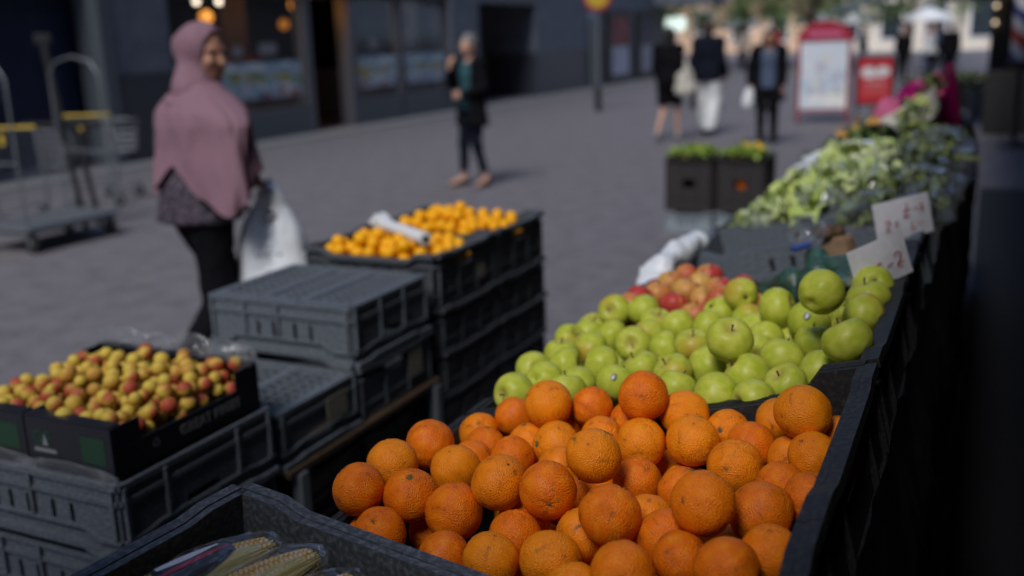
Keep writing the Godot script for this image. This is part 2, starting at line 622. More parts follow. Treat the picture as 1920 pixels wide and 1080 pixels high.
	s.albedo_color.a = 0.03
	s.transparency = BaseMaterial3D.TRANSPARENCY_ALPHA
	# people
	mat("skin_light", Color(0.52, 0.29, 0.21), 0.55)
	mat("skin_tan", Color(0.36, 0.18, 0.115), 0.55)
	mat("eye_dark", grey(0.015), 0.2)
	mat("lips", Color(0.26, 0.08, 0.07), 0.5)
	mat("hair_dark", Color(0.018, 0.012, 0.010), 0.5)
	mat("hair_grey", Color(0.17, 0.165, 0.165), 0.5)
	mat("hair_brown", Color(0.05, 0.028, 0.016), 0.5)
	s = with_texture(mat("mauve_cloth", grey(0.2), 0.85), ramp_texture(fine, [[0.2, Color(0.185, 0.10, 0.128)], [0.8, Color(0.235, 0.132, 0.165)]]), 6.0, false)
	with_bumps(s, bumps(fine, 3.0), 0.4)
	with_texture(mat("flower_print", grey(0.05), 0.8), ramp_texture(noise_image(0.09, 9, 512, FastNoiseLite.TYPE_SIMPLEX, 2), [[0.3, Color(0.010, 0.010, 0.02)], [0.56, Color(0.014, 0.014, 0.03)], [0.64, Color(0.16, 0.09, 0.115)], [0.72, Color(0.28, 0.19, 0.21)], [0.78, Color(0.03, 0.03, 0.05)]]), 0.7, false)
	mat("black_cloth", Color(0.007, 0.007, 0.009), 0.9).metallic_specular = 0.15
	mat("navy_cloth", Color(0.009, 0.011, 0.02), 0.9).metallic_specular = 0.15
	mat("teal_cloth", Color(0.012, 0.065, 0.08), 0.8)
	mat("slate_cloth", Color(0.05, 0.075, 0.13), 0.8)
	mat("white_cloth", Color(0.62, 0.64, 0.66), 0.8)
	mat("cream_cloth", Color(0.52, 0.49, 0.43), 0.8)
	mat("red_cloth", Color(0.45, 0.03, 0.02), 0.8)
	mat("sand_cloth", Color(0.40, 0.33, 0.27), 0.8)
	mat("leather_black", grey(0.012), 0.35)


# ---------------------------------------------------------------- the place

func slab(called: String, x0: float, x1: float, y0: float, y1: float, z0: float, z1: float, mt: Material, parent: Node, bevel := 0.0) -> MeshInstance3D:
	var mb := MB.new()
	var at := Vector3(x0 + x1, y0 + y1, z0 + z1) * 0.5
	var s := Vector3(absf(x1 - x0), absf(y1 - y0), absf(z1 - z0))
	if bevel > 0.0: mb.cbox(at, s, bevel)
	else: mb.box(at, s)
	return obj(called, mb.mesh(), mt, parent)


func setting() -> void:
	var mb := MB.new()
	mb.quad(Vector3(-150, 0, 60), Vector3(150, 0, 60), Vector3(150, 0, -220), Vector3(-150, 0, -220))
	structure("ground", mb.mesh(), m.paving)
	# a run of stone slabs along the shop front
	mb = MB.new()
	mb.cbox(Vector3(-10.95, 0.0, -14.0), Vector3(0.5, 0.05, 48.0), 0.01)
	structure("kerb", mb.mesh(), m.kerb_stone)
	# the building on the stall's own side of the street
	var b := thing("brick_building", "tall dark brick building behind the fruit stall", "building", Vector3(2.6, 0, -14))
	slab("wall", 0, 9, 0, 19, -24, 34, m.dark_brick, b)
	for k in 9:
		var w := slab("window", -0.02, 0.1, 3.4, 5.2, -21.0 + k * 6.0, -18.6 + k * 6.0, m.shop_frame, b)
		slab("pane", -0.035, -0.02, 3.5, 5.1, -20.9 + k * 6.0, -18.7 + k * 6.0, m.window_glass_dark, w)
	# the stall's awning, over the sellers' side
	var a := thing("stall_awning", "dark cloth awning on steel posts over the fruit stall", "awning", Vector3.ZERO)
	mb = MB.new()
	var p := PackedVector3Array()
	for r in 36:
		for k in 9:
			var z := 3.2 - r * 0.5
			p.append(Vector3(-0.10 + k * 0.33, 2.34 + k * 0.05 + 0.012 * sin(z * 5.0) - 0.03 * sin(PI * k / 8.0), z))
	mb.grid(p, 9)
	obj("cloth", mb.mesh(), m.canopy_cloth, a)
	mb = MB.new()
	p = PackedVector3Array()
	for r in 2:
		for k in 60:
			var z := 3.2 - k * 17.5 / 59.0
			p.append(Vector3(-0.11 - r * 0.01 + 0.012 * sin(z * 9.0) * (1 - r), 2.16 + r * 0.18 + 0.025 * absf(sin(z * 4.0)) * (1 - r), z))
	mb.grid(p, 60)
	obj("valance", mb.mesh(), m.canopy_cloth, a)
	mb = MB.new()
	p = PackedVector3Array()
	for r in 8:
		for k in 24:
			p.append(Vector3(-0.10 + k * 0.112, 0.05 + r * 0.34, 3.2 + 0.03 * sin(k * 1.3)))
	mb.grid(p, 24)
	obj("back_curtain", mb.mesh(), m.canopy_cloth, a)  # unseen curtain added behind the camera to deepen shade on the sellers' side
	for z in [3.1, -3.6, -9.6, -14.2]:
		mb = MB.new()
		mb.tube([Vector3(2.3, 0, z), Vector3(2.3, 2.7, z)], [0.025], 10)
		mb.tube([Vector3(-0.08, 2.33, z), Vector3(2.5, 2.71, z)], [0.015], 8)
		obj("post", mb.mesh(), m.dull_steel, a)
	var rm := thing("rubber_mat", "long black mat added to deepen the shade on the sellers' side of the stall", "mat", Vector3.ZERO)  # black sheet added to darken ground that merely lies in shade
	slab("mat", 0.0, 2.3, 0.001, 0.012, 2.6, -11.0, m.darkening_black, rm, 0.004)
	# a parasol added out of view behind the camera to shade corn and near crates
	var u := thing("added_parasol", "dark parasol added out of view behind the camera to shade the corn crate", "parasol", Vector3(-1.2, 0, 1.3))
	mb = MB.new()
	mb.lathe([Vector2(1.55, 2.12), Vector2(1.1, 2.25), Vector2(0.6, 2.42), Vector2(0.05, 2.56)], 8)
	obj("canopy", mb.mesh(), m.canopy_cloth, u)
	mb = MB.new()
	mb.tube([Vector3.ZERO, Vector3(0, 2.55, 0)], [0.022], 10)
	obj("pole", mb.mesh(), m.dull_steel, u)
	mb = MB.new()
	mb.lathe([Vector2(0, 0), Vector2(0.28, 0), Vector2(0.27, 0.07), Vector2(0.05, 0.1), Vector2(0.04, 0.3), Vector2(0, 0.3)], 20)
	obj("base", mb.mesh(), m.concrete_pot, u)


func print_image(w: int, h: int, back: Color, draw: Callable) -> ImageTexture:
	var im := Image.create(w, h, false, Image.FORMAT_RGB8)
	im.fill(back.linear_to_srgb())
	draw.call(im)
	return ImageTexture.create_from_image(im)


func dab(im: Image, x: float, y: float, rx: float, ry: float, c: Color) -> void:
	var s := c.linear_to_srgb()
	for yy in range(maxi(0, int(y - ry)), mini(im.get_height(), int(y + ry) + 1)):
		for xx in range(maxi(0, int(x - rx)), mini(im.get_width(), int(x + rx) + 1)):
			if pow((xx - x) / rx, 2) + pow((yy - y) / ry, 2) < 1.0: im.set_pixel(xx, yy, s)


func printed(called: String, tex: Texture2D, rough := 0.5) -> StandardMaterial3D:
	var s := mat(called, Color.WHITE, rough)
	s.albedo_color = Color.WHITE
	s.albedo_texture = tex
	return s


# an upright panel on the shop front, facing +x, with the picture the right way round
func face_x(mb: MB, x: float, z0: float, z1: float, y0: float, y1: float) -> void:
	mb.quad(Vector3(x, y0, z0), Vector3(x, y0, z1), Vector3(x, y1, z1), Vector3(x, y1, z0))


func shop_front() -> void:
	const X := -11.5
	var b := thing("shop_building", "long grey commercial building with shop windows at street level", "building", Vector3.ZERO)
	slab("upper_wall", X, X - 9.0, 2.75, 18.5, 12.0, -38.2, m.blue_grey_cladding, b)
	slab("fascia", X + 0.06, X - 0.3, 2.48, 2.75, -10.9, -22.4, m.near_black, b)
	slab("back_wall", X - 5.0, X - 9.0, 0, 2.75, 12.0, -38.2, m.interior_wall, b)
	slab("interior_floor", X - 0.3, X - 5.0, 0.0, 0.03, -10.9, -22.4, m.interior_wall, b)
	# near end: a wall with a navy service door
	slab("wall", X, X - 5.0, 0, 2.75, 12.0, -8.6, m.dark_tiles, b)
	slab("wall", X - 0.55, X - 5.0, 0, 2.75, -8.6, -10.85, m.near_black, b)
	slab("jamb", X + 0.05, X - 0.5, 0, 2.75, -8.6, -8.78, m.plinth, b)
	var d := slab("door", X - 0.47, X - 0.54, 0.02, 2.6, -9.15, -10.7, m.navy_panel, b)
	slab("handle", X - 0.42, X - 0.465, 1.0, 1.25, -9.25, -9.29, m.steel, d)
	# pillars: light cladding above, dark tiles below
	for z in [[-10.85, -12.0], [-21.05, -22.45]]:
		var pl := slab("pillar", X + 0.12, X - 0.5, 1.28, 2.75, z[0], z[1], m.blue_grey_cladding, b)
		slab("base_tiles", X + 0.14, X - 0.5, 0, 1.275, z[0] + 0.01, z[1] - 0.01, m.dark_tiles, pl)
	slab("jamb", X + 0.16, X - 0.3, 0, 2.75, -10.62, -10.84, m.plinth, b)
	# shop windows with a plinth, prints along their lower half
	var spans := [[-12.0, -15.55], [-17.1, -18.85], [-18.95, -21.05]]
	for s in spans:
		var w := slab("window", X, X - 0.06, 0.46, 0.52, s[0], s[1], m.shop_frame, b)
		slab("plinth", X + 0.03, X - 0.3, 0, 0.455, s[0], s[1], m.plinth, w)
		for z in [s[0] - 0.035, s[1] + 0.035]:
			slab("mullion", X + 0.03, X - 0.05, 0.525, 2.47, z + 0.034, z - 0.034, m.shop_frame, w)
		slab("pane", X - 0.02, X - 0.026, 0.525, 2.47, s[0] - 0.07, s[1] + 0.07, m.shop_glass, w)
	# the prints in the windows: fruit, children and flowers on pale blue, as blurred shapes of colour
	var r2 := RandomNumberGenerator.new()
	r2.seed = 21
	var k := 0
	for s in [[-12.15, -13.6], [-13.62, -15.4], [-17.2, -18.75], [-19.05, -20.9]]:
		var tex := print_image(256, 128, Color(0.26, 0.38, 0.48), func(im: Image):
			for j in 60:
				var y := r2.randf()
				var c: Color = [Color(0.55, 0.64, 0.72), Color(0.36, 0.52, 0.62), Color(0.66, 0.70, 0.75)][r2.randi() % 3]
				if y > 0.25 and y < 0.62: c = [Color(0.22, 0.30, 0.06), Color(0.45, 0.28, 0.05), Color(0.12, 0.20, 0.06), Color(0.38, 0.42, 0.46), Color(0.40, 0.36, 0.08)][r2.randi() % 5]
				elif y > 0.75: c = [Color(0.30, 0.10, 0.08), Color(0.10, 0.12, 0.2), Color(0.48, 0.46, 0.5), Color(0.36, 0.30, 0.42)][r2.randi() % 4]
				dab(im, r2.randf() * 256, y * 128, 6 + r2.randf() * 16, 5 + r2.randf() * 10, c))
		var mb := MB.new()
		face_x(mb, X - 0.012, s[0], s[1], 0.72, 1.34)
		var po := obj("window_poster", mb.mesh(), printed("window_print_%d" % k, tex))
		tag(po, ["printed poster of fruit and figures in the long shop window beside the pillar", "second printed poster in the long shop window, beside the open door", "green and blue printed poster in the narrow shop window past the open door", "printed poster below the round cream sign in the shop window"][k], "poster")
		k += 1
	# small paper notices on the glass, and the cream round-cornered sign
	for q in [[-13.55, -13.8, 1.45, 1.62], [-14.25, -14.72, 1.46, 1.66], [-17.75, -18.0, 1.5, 1.72]]:
		var mb := MB.new()
		face_x(mb, X - 0.013, q[0], q[1], q[2], q[3])
		tag(obj("window_notice", mb.mesh(), m.print_grey), "small pale paper notice stuck on the dark shop window glass", "notice", "notices on the shop window")
	var sg := thing("hanging_sign", "cream sign with rounded corners and a dark oval hanging in the shop window", "sign", Vector3(X - 0.5, 1.93, -19.95))
	var mb2 := MB.new()
	mb2.cbox(Vector3.ZERO, Vector3(0.04, 1.05, 1.1), 0.12)
	obj("board", mb2.mesh(), m.cream_cloth, sg)
	mb2 = MB.new()
	mb2.ball(Vector3(0.024, 0.12, -0.05), Vector3(0.004, 0.27, 0.12), 16, 8)
	obj("oval_mark", mb2.mesh(), m.black_paint, sg)
	mb2 = MB.new()
	for z in [-0.4, 0.4]: mb2.tube([Vector3(0, 0.52, z), Vector3(0, 0.84, z)], [0.006], 6)
	obj("cord", mb2.mesh(), m.dull_steel, sg)
	# the open door between the windows: frame, dark passage, a wooden screen inside
	slab("door_frame", X + 0.04, X - 0.25, 0, 2.47, -15.56, -15.7, m.shop_frame, b)
	slab("door_frame", X + 0.04, X - 0.25, 0, 2.47, -16.94, -17.09, m.shop_frame, b)
	slab("counter", X - 2.2, X - 2.7, 0.03, 1.05, -12.5, -21.0, m.interior_wood, b)
	slab("wood_screen", X - 1.2, X - 1.25, 0.03, 2.6, -14.75, -15.4, m.interior_wood, b)
	slab("partition", X - 4.0, X - 4.9, 0.03, 2.7, -16.0, -16.3, m.interior_wood, b)
	# pendant lamps and small spots, lit
	for q in [[-0.9, 2.13, -14.0, 0.115, 1.1, "warm"], [-0.7, 2.36, -16.3, 0.125, 1.1, "warm"], [-0.6, 2.2, -16.35, 0.13, 2.2, "warm"], [-2.4, 2.05, -18.1, 0.11, 0.35, "warm"], [-0.5, 2.36, -13.35, 0.05, 3.0, "cool"], [-0.5, 2.37, -13.9, 0.05, 3.0, "cool"]]:
		var warm: bool = q[5] == "warm"
		var l := thing("pendant_lamp" if warm else "ceiling_spot", "lit amber globe pendant lamp inside the dark shop" if warm else "small white lit spotlight under the ceiling of the shop", "lamp", Vector3(X + q[0], q[1], q[2]), 0.0, "pendant lamps in the shop" if warm else "spotlights in the shop")
		var name_: String = "lamp_glow_%s_%s" % [q[5], q[4]]
		if not m.has(name_):
			var g := mat(name_, Color(0.6, 0.35, 0.1) if warm else Color(0.8, 0.8, 0.75), 0.4)
			g.emission_enabled = true
			g.emission = Color(1.0, 0.62, 0.22) if warm else Color(1.0, 0.93, 0.82)
			g.emission_energy_multiplier = q[4] * 0.55
		mb2 = MB.new()
		mb2.ball(Vector3.ZERO, Vector3.ONE * q[3], 16, 10)
		obj("globe", mb2.mesh(), m[name_], l)
		mb2 = MB.new()
		mb2.tube([Vector3(0, q[3], 0), Vector3(0, 2.745 - q[1], 0)], [0.006], 6)
		obj("rod", mb2.mesh(), m.black_paint, l)
		var li := OmniLight3D.new()
		li.name = "bulb"
		li.light_color = Color(1.0, 0.66, 0.3) if warm else Color(1.0, 0.93, 0.82)
		li.light_energy = 0.02 * q[4]
		li.light_size = q[3]
		li.omni_range = 12.0
		li.omni_attenuation = 2.0
		li.shadow_enabled = true
		l.add_child(li)
	# further along: a deep dark entrance, then cladding over dark tiles
	slab("entrance_back", X - 2.2, X - 5.0, 0, 2.75, -22.5, -26.2, m.near_black, b)
	slab("entrance_lintel", X, X - 2.2, 2.48, 2.74, -22.45, -26.2, m.dark_tiles, b)
	slab("entrance_door", X - 2.1, X - 2.19, 0.02, 2.3, -24.1, -25.6, m.navy_panel, b)
	slab("wall", X, X - 5.0, 1.2, 2.74, -26.2, -38.1, m.blue_grey_cladding, b)
	var base := slab("base_tiles", X + 0.02, X - 5.0, 0, 1.195, -26.2, -31.2, m.dark_tiles, b)
	slab("downpipe", X + 0.16, X + 0.04, 0.05, 2.7, -30.3, -30.42, m.plinth, base)
	slab("wall", X + 0.015, X - 5.0, 0, 1.195, -31.21, -38.08, m.plinth, b)
	slab("canopy", X + 2.2, X + 0.05, 2.62, 3.3, -37.0, -39.6, m.blue_grey_cladding, b)
	# poster cases: dark red over white, and navy over white
	for q in [[-31.7, -34.1, Color(0.20, 0.03, 0.045), Color(0.42, 0.46, 0.58), "dark red and white poster in a black wall case"], [-34.9, -37.0, Color(0.02, 0.035, 0.09), Color(0.30, 0.33, 0.42), "navy and grey poster in a black wall case"]]:
		var cz: float = (q[0] + q[1]) * 0.5
		var pc := thing("poster_case", q[4], "poster case", Vector3(X, 0, cz))
		var hw: float = absf(q[0] - q[1]) * 0.5
		slab("case", 0.02, 0.14, 0.08, 2.42, -hw, hw, m.black_paint, pc, 0.02)
		var mb := MB.new()
		mb.quad(Vector3(0.146, 1.28, hw * 0.62), Vector3(0.146, 1.28, -hw * 0.72), Vector3(0.146, 2.2, -hw * 0.72), Vector3(0.146, 2.2, hw * 0.62))
		var tex := print_image(64, 64, q[2], func(im: Image):
			for j in 9: dab(im, 8 + r2.randf() * 48, 8 + r2.randf() * 48, 3 + r2.randf() * 7, 3 + r2.randf() * 4, q[2].lerp(Color(0.45, 0.3, 0.3), 0.25)))
		obj("upper_print", mb.mesh(), printed("case_print_%s" % cz, tex), pc)
		mb = MB.new()
		mb.quad(Vector3(0.146, 0.3, hw * 0.66), Vector3(0.146, 0.3, -hw * 0.76), Vector3(0.146, 1.22, -hw * 0.76), Vector3(0.146, 1.22, hw * 0.66))
		tex = print_image(64, 64, q[3], func(im: Image):
			for j in 7: dab(im, 8 + r2.randf() * 48, 8 + r2.randf() * 48, 4 + r2.randf() * 9, 2 + r2.randf() * 4, q[3].lerp(Color(0.25, 0.12, 0.16), 0.35)))
		obj("lower_print", mb.mesh(), printed("case_sheet_%s" % cz, tex), pc)


func tree(at: Vector3, height: float, spread: float, low: float, label: String, sd: int, tint: Color) -> void:
	var r := RandomNumberGenerator.new()
	r.seed = sd
	var o := thing("street_tree", label, "tree", at, 0.0, "trees round the square")
	var mb := MB.new()
	var top := Vector3(0, height * 0.62, 0)
	mb.tube([Vector3.ZERO, Vector3(0.05, low, 0.03), top], [0.2, 0.15, 0.06], 10)
	var ends := []
	for k in 11:
		var a := TAU * k / 11.0 + r.randf() * 0.5
		var s := low * (0.75 + 0.5 * r.randf())
		var e := Vector3(cos(a) * spread * (0.5 + 0.4 * r.randf()), s + height * (0.05 + 0.45 * r.randf()), sin(a) * spread * (0.5 + 0.4 * r.randf()))
		mb.tube([Vector3(0.04, s, 0.02), Vector3(e.x * 0.45, lerpf(s, e.y, 0.7), e.z * 0.45), e], [0.07, 0.045, 0.012], 6)
		ends.append(e)
	obj("trunk", mb.mesh(), m.bark, o)
	mb = MB.new()
	for k in 190:
		var c: Vector3
		if k < 70: c = ends[k % 11] + Vector3(r.randfn(), r.randfn() * 0.7, r.randfn()) * spread * 0.16
		else:
			var a := r.randf() * TAU
			var q := sqrt(r.randf()) * spread
			c = Vector3(cos(a) * q, low + (height - low) * (0.02 + 0.95 * r.randf()) * (1.0 - 0.5 * pow(q / spread, 3.0)), sin(a) * q)
		var shade := tint * (0.7 + 0.6 * r.randf())
		for j in 26:
			mb.col = Color(shade.r * (0.8 + 0.4 * r.randf()), shade.g * (0.85 + 0.3 * r.randf()), shade.b)
			var d := Vector3(r.randfn(), r.randfn() * 0.6, r.randfn()).normalized()
			mb.leaf(c + Vector3(r.randfn(), r.randfn(), r.randfn()) * 0.24, d, Vector3(r.randfn(), 1.5, r.randfn()).normalized(), 0.19 + 0.1 * r.randf(), 0.12, 0.3, 0.0, 2, r.randf() * 6.0)
	obj("crown", mb.mesh(), m.leaves, o)


func far_square() -> void:
	# houses closing the square
	for q in [[-46.0, -24.5, -74.0, 12.0, "cream_stucco", "cream plastered house at the far end of the square beside the trees"], [-24.4, -10.2, -78.0, 13.5, "peach_stucco", "peach plastered house with tall windows across the square"], [-10.1, 6.0, -72.0, 11.0, "cream_stucco", "cream plastered house closing the street behind the white parasols"]]:
		var w: float = q[1] - q[0]
		var h := thing("plastered_house", q[5], "building", Vector3((q[0] + q[1]) * 0.5, 0, q[2]))
		slab("wall", -w / 2, w / 2, 0, q[3], -9, 0, m[q[4]], h)
		slab("roof", -w / 2 - 0.3, w / 2 + 0.3, q[3] + 0.003, q[3] + 0.9, -9.3, 0.3, m.roof, h, 0.2)
		slab("cornice", -w / 2 - 0.1, w / 2 + 0.1, 3.9, 4.15, 0.003, 0.2, m.cream_cloth, h)
		var n := int(w / 2.6)
		for k in n:
			var x := -w / 2 + (k + 0.5) * w / n
			for y in [[0.7, 3.2], [5.0, 7.4]]:
				var fr := slab("window", x - 0.72, x + 0.72, y[0], y[1], 0.003, 0.06, m.white_paint, h)
				slab("pane", x - 0.6, x + 0.6, y[0] + 0.12, y[1] - 0.12, 0.063, 0.075, m.window_glass_dark, fr)
	tree(Vector3(-15.5, 0, -46), 8.5, 4.2, 1.9, "broad street tree with low dark leaves at the corner of the square", 5, Color(0.085, 0.16, 0.025))
	tree(Vector3(-11.0, 0, -50), 9.0, 4.2, 1.85, "leafy tree over the middle of the square", 6, Color(0.10, 0.18, 0.03))
	tree(Vector3(-6.9, 0, -44), 8.0, 3.6, 1.95, "street tree just behind the red topped board", 7, Color(0.10, 0.18, 0.03))
	tree(Vector3(-3.6, 0, -52), 9.0, 4.2, 1.9, "tree with light green leaves beside the grey awning", 8, Color(0.09, 0.17, 0.028))
	tree(Vector3(-19.5, 0, -52), 9.0, 4.4, 2.0, "bright green tree behind the building corner", 9, Color(0.12, 0.21, 0.035))
	# white parasols of a cafe
	for q in [[-7.6, -50.0], [-6.0, -51.0], [-12.2, -55.0], [-2.6, -49.0]]:
		var u := thing("cafe_parasol", "white cafe parasol open on the far square", "parasol", Vector3(q[0], 0, q[1]), 0.3, "white parasols on the square")
		var mb := MB.new()
		mb.lathe([Vector2(1.0, 1.78), Vector2(0.98, 2.0), Vector2(0.5, 2.2), Vector2(0.03, 2.4)], 8)
		obj("canopy", mb.mesh(), m.white_paint, u)
		mb = MB.new()
		mb.tube([Vector3.ZERO, Vector3(0, 2.4, 0)], [0.025], 8)
		obj("pole", mb.mesh(), m.dull_steel, u)
	# grey sloping awning further along
	var aw := thing("shop_awning", "grey sloping awning of a shop on the far square", "awning", Vector3(-3.4, 0, -38.0))
	var mb3 := MB.new()
	mb3.quad(Vector3(-1.9, 2.2, 0), Vector3(2.4, 3.3, 0), Vector3(2.6, 3.5, -3.0), Vector3(-1.9, 2.45, -3.0))
	mb3.quad(Vector3(-1.9, 2.05, 0.004), Vector3(2.4, 3.15, 0.004), Vector3(2.4, 3.29, 0.004), Vector3(-1.9, 2.19, 0.004))
	obj("cloth", mb3.mesh(), m.plinth, aw)
	mb3 = MB.new()
	for x in [-1.8, 2.3]: mb3.tube([Vector3(x, 0, -2.9), Vector3(x, 2.4 + (x + 1.8) * 0.25, -2.9)], [0.04], 8)
	obj("frame", mb3.mesh(), m.dull_steel, aw)
	# a lit pale sign past the corner of the shop building
	var ls := thing("lit_sign", "glowing pale green light box sign past the building corner", "sign", Vector3(-13.2, 0, -46.0))
	mb3 = MB.new()
	mb3.cbox(Vector3(0, 2.0, 0), Vector3(0.95, 0.62, 0.2), 0.08)
	var g := mat("sign_glow", Color(0.7, 0.74, 0.71), 0.5)
	g.emission_enabled = true
	g.emission = Color(0.92, 1.0, 0.95)
	g.emission_energy_multiplier = 0.55
	obj("light_box", mb3.mesh(), g, ls)
	mb3 = MB.new()
	mb3.tube([Vector3.ZERO, Vector3(0, 1.7, 0)], [0.05], 8)
	obj("post", mb3.mesh(), m.dull_steel, ls)
	var sl := SpotLight3D.new()
	sl.name = "sign_light"
	sl.position = Vector3(0, 2.0, 0.16)
	sl.rotation_degrees = Vector3(0, 180, 0)
	sl.light_color = Color(0.75, 1.0, 0.9)
	sl.light_energy = 0.1
	sl.light_size = 0.3
	sl.spot_angle = 80.0
	sl.spot_range = 12.0
	sl.shadow_enabled = true
	ls.add_child(sl)


# ---------------------------------------------------------------- crates

# one wall of a plastic crate along x, from y 0 up, outside towards +z; its top dips between the corners; slots are [x, y0, y1, width]
func crate_wall(L: float, h: float, dip: float, slots: Array, th := 0.010) -> ArrayMesh:
	var mb := MB.new()
	var corner := minf(0.06, L * 0.14)
	var slope := 0.035
	var top := func(x: float) -> float:
		var e := L * 0.5 - absf(x)
		return h - dip * smoothstep(corner, corner + slope, e)
	var xs := [-L * 0.5, -L * 0.5 + corner, -L * 0.5 + corner + slope * 0.5, -L * 0.5 + corner + slope, L * 0.5 - corner - slope, L * 0.5 - corner - slope * 0.5, L * 0.5 - corner, L * 0.5]
	for s in slots:
		xs.append(s[0] - s[3] * 0.5)
		xs.append(s[0] + s[3] * 0.5)
	xs.sort()
	var bar := func(xa: float, xb: float, ya0: float, yb0: float, ya1: float, yb1: float, z0: float, z1: float):
		mb.hexa([Vector3(xa, ya0, z1), Vector3(xb, yb0, z1), Vector3(xb, yb0, z0), Vector3(xa, ya0, z0), Vector3(xa, ya1, z1), Vector3(xb, yb1, z1), Vector3(xb, yb1, z0), Vector3(xa, ya1, z0)])
	for k in xs.size() - 1:
		var a: float = xs[k]
		var b: float = xs[k + 1]
		if b - a < 1e-5: continue
		var cut: Array = []
		for s in slots:
			if absf((a + b) * 0.5 - s[0]) < s[3] * 0.5: cut = s
		if cut.is_empty():
			bar.call(a, b, 0.0, 0.0, top.call(a), top.call(b), -th, 0.0)
		else:
			bar.call(a, b, 0.0, 0.0, cut[1], cut[1], -th, 0.0)
			bar.call(a, b, cut[2], cut[2], top.call(a), top.call(b), -th, 0.0)
		# the lip, turned outward, and a second ledge below it
		bar.call(a, b, top.call(a) - 0.012, top.call(b) - 0.012, top.call(a) + 0.0015, top.call(b) + 0.0015, 0.001, 0.016)
		bar.call(a, b, top.call(a) - 0.042, top.call(b) - 0.042, top.call(a) - 0.036, top.call(b) - 0.036, 0.001, 0.009)
	# ribs and a low ridge
	var n := int(L / 0.11)
	for k in n + 1:
		var x := -L * 0.5 + 0.012 + (L - 0.024) * k / n
		var ok := true
		for s in slots:
			if absf(s[0] - x) < s[3] * 0.5 + 0.006: ok = false
		if ok: mb.box(Vector3(x, (top.call(x) - 0.044) * 0.5 + 0.004, 0.0045), Vector3(0.008, top.call(x) - 0.052, 0.009))
	mb.box(Vector3(0, h * 0.24, 0.003), Vector3(L - 0.004, 0.010, 0.0055))
	mb.box(Vector3(0, 0.006, 0.002), Vector3(L - 0.004, 0.012, 0.0045))
	return mb.mesh()


var crate_meshes := {}

# a stacking crate standing on its base at the node's origin, w across x, d across z
func crate(label: String, w: float, d: float, h: float, mt: Material, dip := 0.03, group := "", flipped := false, low := []) -> Node3D:
	var o := thing("plastic_crate", label, "crate", Vector3.ZERO, 0.0, group)
	var key := "%s %s %s %s" % [w, d, h, dip]
	if not crate_meshes.has(key):
		var sl := []
		for x in [-0.11, -0.055, 0.02, 0.075]: sl.append([x * minf(1.0, w / 0.5), h * 0.36, h * 0.74 - dip * 0.3, 0.012])
		var front := crate_wall(w, h, dip, sl)
		var end := crate_wall(d, h, 0.006, [[0.0, h * 0.60, h * 0.80, 0.10]])
		var mb := MB.new()
		var nx := int(w / 0.034)
		var nz := int(d / 0.034)
		for k in nx + 1: mb.box(Vector3(-w / 2 + 0.012 + (w - 0.024) * k / nx, 0.006, 0), Vector3(0.007, 0.008, d - 0.02))
		for k in nz + 1: mb.box(Vector3(0, 0.0045, -d / 2 + 0.012 + (d - 0.024) * k / nz), Vector3(w - 0.02, 0.007, 0.009))
		for x in [-1.0, 1.0]:
			mb.box(Vector3(x * (w / 2 - 0.019), 0.004, 0), Vector3(0.018, 0.010, d - 0.02))
			mb.box(Vector3(0, 0.0035, x * (d / 2 - 0.019)), Vector3(w - 0.02, 0.011, 0.018))
			mb.box(Vector3(x * w * 0.14, 0.0038, 0), Vector3(0.03, 0.0105, d - 0.02))
		crate_meshes[key] = [front, end, mb.mesh()]
	var ms: Array = crate_meshes[key]
	obj("base", ms[2], mt, o)
	for k in 4:
		var wl := obj("side_panel" if k % 2 == 0 else "end_panel", ms[k % 2] if not k in low else crate_wall(w if k % 2 == 0 else d, h * 0.36, 0.0, []), mt, o)
		wl.rotation.y = k * PI / 2
		wl.position = Vector3([0.0, w / 2, 0.0, -w / 2][k], 0, [d / 2, 0.0, -d / 2, 0.0][k])
	if flipped:
		for c in o.get_children():
			c.transform = Transform3D(Basis(Vector3.RIGHT, PI), Vector3(0, h, 0)) * c.transform
	return o


# from the sloping tray's own axes (along the tray, up from its rim, along the street) to the world
func tray(u: float, v: float, z: float) -> Vector3:
	return TRAY + Vector3(0, 0, z) + Vector3(u, v, 0).rotated(Vector3.BACK, deg_to_rad(TILT))


func on_tray(o: Node3D, u: float, v: float, z: float, turn := 0.0) -> Node3D:
	o.position = tray(u, v, z)
	o.basis = Basis(Vector3.BACK, deg_to_rad(TILT)) * Basis(Vector3.UP, turn)
	return o


# ---------------------------------------------------------------- the stall itself

